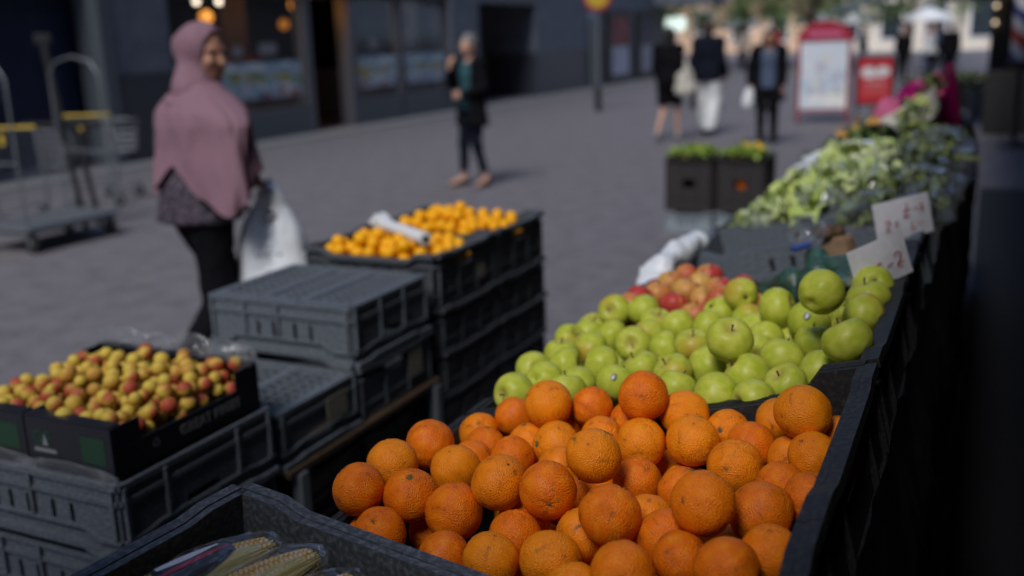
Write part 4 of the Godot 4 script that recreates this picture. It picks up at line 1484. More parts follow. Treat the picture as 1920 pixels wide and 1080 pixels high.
func stall_produce() -> void:
	var r := RandomNumberGenerator.new()
	r.seed = 77
	corn_pack(Vector3(-0.775, 1.042, -0.66), Vector3(-0.715, 1.052, -0.822), 1, "film wrapped corn cob with a white and red label beside the crate wall")
	corn_pack(Vector3(-0.70, 1.04, -0.67), Vector3(-0.655, 1.05, -0.822), 2, "film wrapped corn cob with shiny film between two other cobs")
	corn_pack(Vector3(-0.63, 1.03, -0.66), Vector3(-0.597, 1.035, -0.815), 3, "film wrapped corn cob without a label beside the oranges")
	corn_pack(Vector3(-0.735, 0.975, -0.60), Vector3(-0.66, 0.98, -0.79), 3, "corn cob under the wrapped cobs in its crate")
	corn_pack(Vector3(-0.54, 1.0, -0.60), Vector3(-0.535, 1.0, -0.79), 3, "film wrapped corn cob lying alone at the side of its crate")
	# price cards
	price_card("white card with red handwriting standing over the green apples", 0.118, 0.082, tray(0.565, -0.008, -1.82), tray(0.648, 0.022, -1.905) - tray(0.552, 0.02, -1.82) + Vector3(0.0, 0.012, 0), Vector3(-0.05, 1, -0.12), [
		[Vector2(0.018, 0.022), Vector2(0.018, 0.010)], [Vector2(0.018, 0.016), Vector2(0.026, 0.018)], [Vector2(0.026, 0.024), Vector2(0.026, 0.011)], [Vector2(0.038, 0.022), Vector2(0.032, 0.020), Vector2(0.032, 0.012), Vector2(0.039, 0.012)],
		[Vector2(0.056, 0.042), Vector2(0.046, 0.041), Vector2(0.047, 0.033), Vector2(0.056, 0.033), Vector2(0.060, 0.027), Vector2(0.054, 0.021), Vector2(0.047, 0.024)], [Vector2(0.066, 0.031), Vector2(0.078, 0.034)],
		[Vector2(0.084, 0.046), Vector2(0.092, 0.050), Vector2(0.099, 0.044), Vector2(0.094, 0.034), Vector2(0.086, 0.027), Vector2(0.1, 0.028)]])
	price_card("white card with red handwriting in front of the bagged herbs", 0.135, 0.09, tray(0.552, -0.008, -2.30), tray(0.65, 0.02, -2.38) - tray(0.535, 0.025, -2.30), Vector3(0.02, 1, -0.16), [
		[Vector2(0.018, 0.046), Vector2(0.028, 0.049), Vector2(0.032, 0.042), Vector2(0.022, 0.034), Vector2(0.019, 0.026), Vector2(0.031, 0.026)], [Vector2(0.040, 0.040), Vector2(0.050, 0.042)], [Vector2(0.042, 0.032), Vector2(0.050, 0.034)],
		[Vector2(0.076, 0.078), Vector2(0.072, 0.058), Vector2(0.066, 0.047), Vector2(0.080, 0.049)], [Vector2(0.066, 0.062), Vector2(0.084, 0.064)], [Vector2(0.092, 0.062), Vector2(0.102, 0.062)], [Vector2(0.106, 0.070), Vector2(0.114, 0.068), Vector2(0.107, 0.058), Vector2(0.116, 0.056)],
		[Vector2(0.082, 0.034), Vector2(0.080, 0.018), Vector2(0.090, 0.020)], [Vector2(0.096, 0.028), Vector2(0.106, 0.030)]])
	# green net bag, blue tag
	var nb := thing("net_bag", "dark green net bag lying under the price cards", "bag")
	on_tray(nb, 0.475, 0.0, -2.04, 0.5)
	var lum := Blob.new(Vector3(-0.16, -0.06, -0.2), Vector3(0.16, 0.1, 0.2), 0.009)
	for k in 30: lum.ell(Vector3(r.randf_range(-0.10, 0.10), r.randf_range(-0.03, 0.02), r.randf_range(-0.14, 0.14)), Vector3(0.026, 0.022, 0.030), Basis.IDENTITY, 0.02)
	var net := mat("net_green", Color(0.02, 0.09, 0.055), 0.45)
	with_texture(net, ramp_texture(noise_image(0.05, 12, 256, FastNoiseLite.TYPE_CELLULAR), [[0.2, Color(0.04, 0.13, 0.09)], [0.4, Color(0.015, 0.05, 0.035)], [0.8, Color(0.07, 0.07, 0.035)]]), 6.0, false)
	obj("sack", lum.mesh(), net, nb)
	var mb := MB.new()
	mb.cbox(Vector3(0.0, 0.045, -0.12), Vector3(0.045, 0.012, 0.02), 0.004)
	obj("blue_tag", mb.mesh(), m.blue_plastic, nb)
	var fl := obj("clear_tail", film_mesh(Vector3(0.035, 0.03, 0.05), 61, 0.35), m.dusty_film, nb)
	fl.position = Vector3(0.03, 0.07, -0.16)
	# a few carrots left in the grey crate
	for k in 9:
		var c := thing("carrot", "loose orange carrot in the nearly empty grey crate", "carrot", Vector3.ZERO, 0.0, "carrots left in the grey crate")
		on_tray(c, 0.14 + 0.045 * k + r.randf() * 0.02, -0.135 + 0.012 * (k % 2), -2.33 - r.randf() * 0.2, r.randf() * 6.0)
		mb = MB.new()
		mb.tube([Vector3(-0.07, 0, 0), Vector3(-0.06, 0, 0), Vector3(0.0, 0.002, 0), Vector3(0.08, 0, 0.004)], [0.008, 0.014, 0.0115, 0.002], 10)
		obj("root", mb.mesh(), m["orange_%d" % (k % 5)], c)
		mb = MB.new()
		mb.col = Color(0.10, 0.14, 0.03)
		for j in 4: mb.leaf(Vector3(-0.068, 0, 0), Vector3(-1, 0.3 * j - 0.4, 0.4 * sin(j * 2.0)).normalized(), Vector3.UP, 0.03, 0.008, 0.2, 0.0, 3)
		obj("stalks", mb.mesh(), m.leaves, c)
	# a white carrier bag crumpled over the corner of the grey crates
	var wb := thing("white_carrier_bag", "crumpled white carrier bag hung over the corner of the grey crate", "bag")
	on_tray(wb, 0.005, 0.0, -2.42)
	var fn := FastNoiseLite.new()
	fn.seed = 3
	fn.frequency = 9.0
	var bl := Blob.new(Vector3(-0.12, -0.2, -0.36), Vector3(0.16, 0.12, 0.25), 0.009)
	bl.cap(Vector3(0.03, 0.02, -0.26), Vector3(-0.01, 0.012, -0.02), 0.036, 0.03, 0.04)
	bl.cap(Vector3(-0.03, -0.02, 0.02), Vector3(-0.04, -0.10, 0.1), 0.036, 0.022, 0.04)
	bl.cap(Vector3(-0.03, 0.0, -0.2), Vector3(-0.05, -0.08, -0.14), 0.03, 0.02, 0.04)
	bl.folds(fn, 0.022, Vector3(1, 1, 1))
	obj("bag", bl.mesh(), m.white_bag, wb)
	# bagged salads
	var heads := []
	for k in 3: heads.append(leafy_mesh(34, Vector3(0.075, 0.06, 0.075), 0.115, 0.105, [Color(0.34, 0.46, 0.09), Color(0.52, 0.60, 0.26), Color(0.32, 0.44, 0.07)][k], [Color(0.66, 0.70, 0.36), Color(0.70, 0.74, 0.48), Color(0.54, 0.60, 0.18)][k], 90 + k))
	var films := [film_mesh(Vector3(0.105, 0.08, 0.115), 5, 0.22), film_mesh(Vector3(0.11, 0.085, 0.10), 6, 0.25), film_mesh(Vector3(0.10, 0.09, 0.12), 7, 0.2)]
	var spots := [[0.12, 0.015, -3.15], [0.29, 0.02, -3.13], [0.44, 0.02, -3.17], [0.18, 0.03, -3.36], [0.35, 0.04, -3.35], [0.09, 0.02, -3.55], [0.26, 0.08, -3.55], [0.42, 0.06, -3.56], [0.14, 0.07, -3.78], [0.31, 0.09, -3.78], [0.10, 0.03, -4.0], [0.27, 0.10, -4.0], [0.43, 0.06, -3.9], [0.2, 0.06, -4.22]]
	for k in spots.size():
		var q: Array = spots[k]
		var far: bool = q[2] < -3.45
		var o := thing("bagged_salad", ["bright green salad in a clear bag, front row beyond the grey crates", "pale green lettuce in a clear bag, higher in the heap"][1 if far else 0], "salad bag", Vector3.ZERO, 0.0, "bagged salads in front" if not far else "bagged salads higher up")
		on_tray(o, q[0], q[1] * 0.8 - (0.085 if q[0] < 0.2 else (0.06 if q[0] < 0.32 else 0.045)) + (0.0 if far else 0.035), q[2], r.randf() * 6.0)
		o.scale_object_local(Vector3.ONE * 0.86)
		obj("salad", heads[1 if far and k % 3 != 0 else (0 if k % 2 == 0 else 2)], m.leaves, o)
		obj("bag", films[k % 3], m.clear_film, o)
	# brown paper bags of onions, mushrooms in a grey tray, beside the card
	for q in [[0.44, -0.03, -2.40, "brown paper bag of onions beside the far price card"], [0.47, -0.06, -2.80, "brown paper bag lying low in the empty crate"]]:
		var o := thing("paper_bag", q[3], "bag")
		on_tray(o, q[0], q[1], q[2], 0.7)
		var b2 := Blob.new(Vector3(-0.1, -0.1, -0.1), Vector3(0.1, 0.12, 0.1), 0.008)
		b2.cap(Vector3(0, -0.04, 0), Vector3(0.01, 0.03, 0.01), 0.05, 0.035, 0.02)
		b2.folds(fn, 0.02, Vector3(1, 0.5, 1))
		b2.cut(Vector3(0, 0.05, 0), Vector3(0.2, 1, 0.1).normalized())
		obj("paper", b2.mesh(), m.card_inside, o)
		mb = MB.new()
		for j in 5: mb.ball(Vector3(0.02 * cos(j * 1.3), 0.055, 0.025 * sin(j * 1.3)), Vector3(0.017, 0.015, 0.017), 10, 7)
		obj("onions", mb.mesh(), m.plank, o)
	# crinkled clear-wrapped herbs on the sellers' side
	var dark := [leafy_mesh(50, Vector3(0.10, 0.07, 0.11), 0.09, 0.045, Color(0.055, 0.085, 0.015), Color(0.13, 0.17, 0.03), 140), leafy_mesh(50, Vector3(0.10, 0.07, 0.11), 0.10, 0.04, Color(0.09, 0.13, 0.02), Color(0.22, 0.26, 0.06), 141)]
	var wraps := [film_mesh(Vector3(0.13, 0.075, 0.14), 15, 0.35), film_mesh(Vector3(0.12, 0.08, 0.16), 16, 0.4)]
	spots = [[0.53, 0.0, -2.78], [0.56, 0.01, -2.98], [0.56, 0.01, -3.22], [0.57, 0.01, -3.46], [0.55, 0.02, -3.72], [0.55, 0.02, -3.98], [0.56, 0.01, -4.22]]
	for k in spots.size():
		var q: Array = spots[k]
		var o := thing("wrapped_herbs", "dark green herbs in crinkled clear wrap along the sellers' side", "herbs", Vector3.ZERO, 0.0, "wrapped herbs")
		on_tray(o, q[0], q[1] - 0.025, q[2], r.randf() * 6.0)
		obj("leaves", dark[k % 2], m.leaves, o)
		obj("wrap", wraps[k % 2], m.dusty_film, o)
	# white film over the heap
	var wf := thing("white_film", "sheet of white plastic film spread over the bagged lettuces", "plastic film")
	on_tray(wf, 0.24, 0.045, -4.16)
	obj("sheet", film_mesh(Vector3(0.15, 0.03, 0.16), 44, 0.5), m.white_bag, wf)
	# leafy greens, yellow flowers, bouquets in coloured paper
	var green := [leafy_mesh(60, Vector3(0.13, 0.10, 0.13), 0.10, 0.05, Color(0.045, 0.10, 0.012), Color(0.13, 0.22, 0.03), 150), leafy_mesh(60, Vector3(0.12, 0.11, 0.12), 0.09, 0.06, Color(0.03, 0.08, 0.012), Color(0.09, 0.17, 0.03), 151)]
	spots = [[0.14, 0.05, -4.45], [0.32, 0.08, -4.5], [0.18, 0.05, -4.75], [0.36, 0.07, -4.85], [0.14, 0.04, -5.1], [0.3, 0.07, -5.3], [0.16, 0.05, -5.6], [0.45, 0.08, -4.55], [0.34, 0.08, -5.75]]
	for k in spots.size():
		var q: Array = spots[k]
		var o := thing("herb_bunch", "bunch of leafy green herbs in front of the bouquets", "herbs", Vector3.ZERO, 0.0, "leafy herb bunches")
		on_tray(o, q[0], q[1] - (0.10 if q[0] < 0.25 else 0.08), q[2], r.randf() * 6.0)
		obj("leaves", green[k % 2], m.leaves, o)
		if k in [1, 4, 5]:
			obj("blossoms", blossoms_mesh([Vector3(0.03, 0.15, 0.02), Vector3(-0.05, 0.14, 0.04), Vector3(0.0, 0.13, -0.07)], 0.035, Color(0.65, 0.32, 0.02), Color(0.4, 0.2, 0.02), 8, k), m.petals, o)
			o.set_meta("label", "leafy green bunch with orange-yellow blossoms in front of the bouquets")
	var kinds := [["magenta_paper", 0.53, -0.02, -4.85, 0.22, Color(0.30, 0.02, 0.10), "bouquet in a deep magenta paper cone among the herbs"], ["magenta_paper", 0.64, 0.0, -4.75, 0.23, Color(0.45, 0.02, 0.10), "large bouquet in magenta paper beside the sellers' side"], ["magenta_paper", 0.63, 0.0, -5.05, 0.24, Color(0.45, 0.02, 0.12), "second magenta bouquet at the end of the stall"], ["pink_paper", 0.45, 0.0, -4.65, 0.15, Color(0.62, 0.5, 0.5), "small bouquet in pink paper"], ["cream_cloth", 0.55, 0.0, -4.5, 0.16, Color(0.42, 0.46, 0.12), "bouquet of yellow-green flowers in cream paper"]]
	for k in kinds.size():
		var q: Array = kinds[k]
		var o := thing("bouquet", q[6], "bouquet", tray(q[1], q[2], q[3]))
		# lying on the herbs, the open end up and towards the customers
		var ax := Vector3(-0.55 + 0.25 * sin(k * 2.0), 0.5, 0.6 * cos(k * 1.3)).normalized()
		o.basis = Basis(ax.cross(Vector3.BACK).normalized(), ax, ax.cross(Vector3.BACK).normalized().cross(ax))
		var H: float = q[4]
		mb = MB.new()
		var p := PackedVector3Array()
		for i in 9:
			for j in 28:
				var a := -TAU * j / 28.0
				var s := i / 8.0
				var q2 := (0.02 + 0.10 * pow(s, 0.9)) * (1.0 + 0.10 * sin(a * 5.0 + k) * s)
				p.append(Vector3(cos(a) * q2, H * s * (1.0 + 0.16 * s * sin(a * 2.0 + k * 2.0)), sin(a) * q2))
		mb.grid(p, 28, true)
		for j in p.size(): p[j] = p[j] * Vector3(0.985, 1, 0.985)
		mb.grid(p, 28, true, true)
		obj("paper", mb.mesh(), m[q[0]], o)
		var lm := obj("foliage", leafy_mesh(22, Vector3(0.06, 0.05, 0.06), 0.06, 0.025, Color(0.05, 0.10, 0.02), Color(0.14, 0.2, 0.05), 170 + k), m.leaves, o)
		lm.position = Vector3(0, H * 0.85, 0)
		var sp := []
		for j in 9: sp.append(Vector3(0.06 * cos(j * 2.4) * sqrt(j / 9.0), H * 0.98 + 0.03 * sin(j * 1.7), 0.06 * sin(j * 2.4) * sqrt(j / 9.0)))
		obj("blossoms", blossoms_mesh(sp, 0.03, q[5], q[5] * 0.5, 9, k), m.petals, o)


# ---------------------------------------------------------------- crates across the aisle

func carton(label: String, w: float, d: float, h: float) -> Node3D:
	# a black fruit carton: the two long sides dip between tall corners
	var o := thing("fruit_carton", label, "fruit box", Vector3.ZERO)
	var mb := MB.new()
	mb.box(Vector3(0, 0.003, 0), Vector3(w, 0.006, d))
	obj("base", mb.mesh(), m.black_card, o)
	for k in 4:
		var L: float = [w, d, w, d][k]
		mb = MB.new()
		var th := 0.005
		if k % 2 == 0:
			mb.cbox(Vector3(0, h * 0.5 + 0.003, -th / 2), Vector3(L, h - 0.006, th), 0.0015)
			mb.cbox(Vector3(0, h + 0.002, -0.014), Vector3(L * 0.98, 0.004, 0.03), 0.0015)
		else:
			mb.cbox(Vector3(0, h * 0.30, -th / 2), Vector3(L - 0.011, h * 0.6, th), 0.0015)
			for s in [-1.0, 1.0]: mb.cbox(Vector3(s * (L * 0.5 - 0.041), h * 0.8 + 0.0005, -th / 2), Vector3(0.07, h * 0.4, th), 0.0015)
		var wl := obj("side_panel", mb.mesh(), m.black_card, o)
		wl.rotation.y = k * PI / 2
		wl.position = Vector3([0.0, w / 2, 0.0, -w / 2][k], 0, [d / 2, 0.0, -d / 2, 0.0][k])
	return o


func lettering(called: String, text: String, size: float, mt: Material, parent: Node) -> MeshInstance3D:
	var tm := TextMesh.new()
	tm.text = text
	tm.font_size = 32
	tm.pixel_size = size / 32.0
	tm.depth = 0.0008
	var f := SystemFont.new()
	f.font_names = PackedStringArray(["Droid Sans"])
	f.font_weight = 700
	tm.font = f
	return obj(called, tm, mt, parent)


func crate_stacks() -> void:
	var r := RandomNumberGenerator.new()
	r.seed = 31
	const XR := -1.45
	const W := 0.47
	var xc := XR - W / 2
	# stack under the apricots: upturned crates
	for k in 5:
		var c := crate(["lowest", "second lowest", "middle", "second highest", "topmost"][k] + " upturned grey crate of the stack under the apricot cartons", W, 0.455, 0.158, m.crate_pale_grey, 0.02, "crates stacked under the apricots", true)
		c.position = Vector3(xc + 0.004 * sin(k * 2.1), 0.012 + 0.1605 * k, -1.482)
	# two black cartons of apricots
	var boxes := []
	for k in 2:
		var b := carton(["black fruit carton of apricots printed GREAT FRUIT on its side", "black fruit carton of apricots beside the printed one"][k], 0.232, 0.43, 0.108)
		b.position = Vector3(XR - 0.118 - k * 0.235, 0.8175, -1.475)
		boxes.append(b)
		# print on the short front: a green letter mark, a green panel, white lines
		var g := lettering("green_letters", "GF", 0.042, m.print_green, b)
		g.position = Vector3(-0.07, 0.066, 0.2156)
		var mb := MB.new()
		mb.quad(Vector3(0.035, 0.03, 0.2158), Vector3(0.098, 0.03, 0.2158), Vector3(0.098, 0.085, 0.2158), Vector3(0.035, 0.085, 0.2158))
		obj("green_panel", mb.mesh(), m.print_green, b)
		mb = MB.new()
		mb.tri(Vector3(-0.07, 0.05, 0.2162), Vector3(-0.055, 0.05, 0.2162), Vector3(-0.064, 0.076, 0.2162))
		mb.quad(Vector3(-0.095, 0.036, 0.2162), Vector3(-0.035, 0.036, 0.2162), Vector3(-0.035, 0.044, 0.2162), Vector3(-0.095, 0.044, 0.2162))
		obj("white_mark", mb.mesh(), m.print_grey, b)
	var lt := lettering("printed_words", "GREAT FRUIT", 0.03, m.print_grey, boxes[0])
	lt.rotation.y = PI / 2
	lt.position = Vector3(0.1166, 0.038, -0.055)
	# the recycling mark: three bent arrows round a triangle
	var tri := MB.new()
	for k in 3:
		var a := TAU * k / 3.0 + PI / 2
		var b := a + TAU / 3.0
		var pa := Vector3(0, sin(a), -cos(a)) * 0.012
		var pb := Vector3(0, sin(b), -cos(b)) * 0.012
		var d := (pb - pa).normalized()
		var s := Vector3(1, 0, 0).cross(d) * 0.002
		var a2 := pa + d * 0.003
		var b2 := pb - d * 0.007
		tri.oriented([a2 - s, b2 - s, b2 + s, a2 + s], Vector3(-1, 0, 0))
		var tip := pb - d * 0.001
		var t3 := [b2 - s * 2.2, tip, b2 + s * 2.2]
		if (t3[1] - t3[0]).cross(t3[2] - t3[0]).x > 0: tri.tri(t3[0], t3[1], t3[2])
		else: tri.tri(t3[0], t3[2], t3[1])
	var rc := obj("recycling_mark", tri.mesh(), m.print_grey, boxes[0])
	rc.position = Vector3(0.1166, 0.04, 0.105)
	# clear film tucked round the cartons
	for q in [[0, Vector3(0, 0.006, 0.221), Vector3(0.110, 0.016, 0.007), 3], [1, Vector3(0, 0.008, 0.221), Vector3(0.110, 0.018, 0.007), 4], [0, Vector3(-0.06, 0.132, -0.205), Vector3(0.05, 0.022, 0.018), 8], [0, Vector3(0.03, 0.13, -0.205), Vector3(0.05, 0.02, 0.018), 10], [0, Vector3(0.09, 0.125, -0.195), Vector3(0.03, 0.022, 0.025), 11], [1, Vector3(0.05, 0.13, -0.205), Vector3(0.06, 0.018, 0.018), 9], [1, Vector3(-0.05, 0.13, -0.205), Vector3(0.06, 0.022, 0.018), 12]]:
		var f := obj("plastic_wrap", film_mesh(q[2], q[3], 0.5, 10, 40), m.dusty_film, boxes[q[0]])
		f.position = q[1]
	# apricots
	var shapes := []
	for k in 5:
		shapes.append(fruit_ball(0.0158, 200 + k, [0.45, 0.9, 0.25, 0.7, 0.1][k]))
	for k in 2:
		var x0: float = boxes[k].position.x - 0.111
		var places := heap(148, 0.0158, x0, x0 + 0.222, -1.68, -1.27, 0.862, func(x: float, z: float) -> float:
			return 0.03 * (1.0 - pow((x - xc) / 0.24, 2.0)) * (1.0 - pow((z + 1.5) / 0.26, 2.0)), 300 + k, 0.3)
		for q: Vector4 in places:
			var o := thing("apricot", ["small yellow and red apricot heaped in the carton printed GREAT FRUIT", "small yellow and red apricot heaped in the carton beside the printed one"][k], "apricot", Vector3(q.x, q.y, q.z), 0.0, "apricots in the cartons")
			o.basis = random_turn(r).scaled(Vector3.ONE * q.w / 0.0158)
			obj("skin", shapes[r.randi() % 5], m.blush, o)
	# board with upturned crates
	var t := thing("trestle_board", "wooden board on steel legs under the upturned crates", "table")
	slab("board", XR - W - 0.02, XR + 0.025, 0.622, 0.636, -1.735, -2.47, m.plank, t)
	for z in [-1.78, -2.44]:
		for x in [XR - W, XR + 0.02]: slab("leg", x - 0.015, x + 0.015, 0.0, 0.621, z - 0.015, z + 0.015, m.dull_steel, t)
	for s in 2:  # invented piles that fill the lit gap under the board with dark
		for k in 4:
			var u := crate(["lowest", "second", "third", "highest"][k] + [" dark crate added under the board to hide lit ground, by the apricots", " dark crate added under the board to hide lit ground, by the plums"][s], W - 0.08, 0.30, 0.148, m.crate_black, 0.02, "crates added to darken the gap below the board")
			u.position = Vector3(xc + 0.005, 0.003 + 0.1505 * k, -1.955 - s * 0.315)
	var c := crate("upturned grey crate with a lattice base, low beside the apricots", W, 0.325, 0.142, m.crate_pale_grey, 0.02, "", true)
	c.position = Vector3(xc, 0.638, -1.90)
	sticker(c, Vector3(W / 2 + 0.0125, 0.09, -0.06), 0.085, 0.062, m.old_label, "paper_label")
	c = crate("grey crate under the tall upturned crate", W, 0.385, 0.15, m.crate_pale_grey, 0.02)
	c.position = Vector3(xc, 0.638, -2.262)
	sticker(c, Vector3(W / 2 + 0.0125, 0.085, -0.09), 0.07, 0.08, m.old_label, "paper_label")
	c = crate("tall upturned grey crate on top of another, slots in its front", W, 0.385, 0.165, m.crate_pale_grey, 0.02, "", true)
	c.position = Vector3(xc, 0.7905, -2.258)
	# two tall stacks, yellow fruit on top
	for s in 2:
		var z := -2.715 - s * 0.402
		for k in 7:
			var top: bool = k == 6
			var b := crate((["lowest", "second", "third", "fourth", "fifth", "sixth"][k] + [" dark grey crate from the ground in the stack under the white roll", " dark grey crate from the ground in the stack without the roll"][s]) if not top else ["grey crate of yellow plums with a white roll lying on it", "grey crate of yellow plums without the roll"][s], W, 0.385, 0.165 if top else 0.136, m.crate_grey, 0.02, "" if top else "crates stacked under the plums")
			b.position = Vector3(xc + 0.003 * sin(k * 1.7 + s), 0.003 + 0.1385 * k, z + 0.003 * cos(k * 2.3))
			if top and s == 0: sticker(b, Vector3(W / 2 + 0.0125, 0.06, -0.08), 0.045, 0.045, m.old_label, "paper_label")
		var shape := fruit_ball(0.0215, 400 + s, -1.0)
		var places := heap(105, 0.0215, xc - W / 2 + 0.014, xc + W / 2 - 0.014, z - 0.18, z + 0.18, 0.925, func(x: float, zz: float) -> float:
			return (0.05 if s == 0 else 0.075) * (1.0 - pow((x - xc + 0.06) / 0.32, 2.0)) * (1.0 - pow((zz - z - (0.08 if s == 0 else -0.03)) / 0.3, 2.0)), 500 + s)
		for q: Vector4 in places:
			var o := thing("yellow_plum", ["bright yellow plum in the crate with the white roll", "bright yellow plum in the crate farther along, without the roll"][s], "plum", Vector3(q.x, q.y, q.z), 0.0, ["plums under the roll", "plums in the farther crate"][s])
			o.basis = random_turn(r).scaled(Vector3.ONE * q.w / 0.0215)
			obj("skin", shape, m.yellow_fruit, o)
	# the roll of bags
	var ro := thing("bag_roll", "roll of white plastic bags lying across the crate of yellow plums", "roll", Vector3(-1.685, 1.022, -2.725))
	ro.basis = Basis.looking_at(Vector3(-0.30, 0.0, -0.21), Vector3.UP)
	var mb := MB.new()
	mb.tube([Vector3(0, 0, -0.17), Vector3(0, 0, -0.168), Vector3(0, 0, 0.168), Vector3(0, 0, 0.17)], [0.019, 0.0215, 0.0215, 0.019], 24)
	obj("roll", mb.mesh(), m.white_bag, ro)
	mb = MB.new()
	mb.tube([Vector3(0, 0, 0.16), Vector3(0, 0, 0.1712)], [0.0115], 18)
	obj("core", mb.mesh(), m.near_black, ro)
	var tail := obj("loose_end", film_mesh(Vector3(0.03, 0.022, 0.03), 12, 0.5), m.white_bag, ro)
	tail.position = Vector3(0, 0.006, -0.185)


func sticker(parent: Node, at: Vector3, w: float, h: float, mt: Material, called: String) -> void:
	var mb := MB.new()
	mb.box(Vector3.ZERO, Vector3(0.001, h, w))
	var o := obj(called, mb.mesh(), mt, parent)
	o.position = at


# a small stone fruit with its seam; blush 0..1 reddens one cheek, -1 is plain yellow
func fruit_ball(r: float, sd: int, blush: float) -> ArrayMesh:
	var fn := FastNoiseLite.new()
	fn.seed = sd
	fn.frequency = 1.2
	var mb := MB.new()
	var p := PackedVector3Array()
	var cs := PackedColorArray()
	for k in 15:
		var e := PI * k / 14.0 - PI / 2
		for s in 20:
			var a := -TAU * s / 20.0
			var d := Vector3(cos(e) * cos(a), sin(e), cos(e) * sin(a))
			var q := r * (1.0 + 0.05 * fn.get_noise_3dv(d) - 0.07 * exp(-pow((PI / 2 - e) / 0.28, 2)) - 0.03 * exp(-pow(a / 0.25, 2)) * cos(e))
			p.append(d * q)
			if blush < 0.0: cs.append(Color(0.88, 0.38, 0.004).lerp(Color(0.92, 0.45, 0.006), 0.5 + fn.get_noise_3dv(d * 2.0)))
			else:
				var c := Color(0.55, 0.44, 0.06).lerp(Color(0.62, 0.40, 0.07), clampf(0.5 + fn.get_noise_3dv(d * 1.5), 0.0, 1.0))
				cs.append(c.lerp(Color(0.36, 0.035, 0.03), clampf(blush * 1.5 * (0.35 + d.x + fn.get_noise_3dv(d * 2.5) * 0.8), 0.0, 0.92)))
	mb.grid(p, 20, true)
	for k in cs.size(): mb.c[k] = cs[k]
	return mb.mesh()


# ---------------------------------------------------------------- things standing in the street

func caster(parent: Node, at: Vector3, r := 0.06) -> void:
	var mb := MB.new()
	mb.lathe([Vector2(0, -0.016), Vector2(r * 0.9, -0.016), Vector2(r, -0.010), Vector2(r, 0.010), Vector2(r * 0.9, 0.016), Vector2(0, 0.016)], 18, Vector3.ZERO, Basis(Vector3.RIGHT, PI / 2))
	var w := obj("wheel", mb.mesh(), m.rubber, parent)
	w.position = at + Vector3(0, r, 0)
	mb = MB.new()
	for z in [-0.024, 0.024]: mb.box(Vector3(0.008, 0.035, z), Vector3(0.04, 0.09, 0.005))
	mb.box(Vector3(0.012, 0.083, 0), Vector3(0.05, 0.008, 0.06))
	obj("fork", mb.mesh(), m.dull_steel, w)


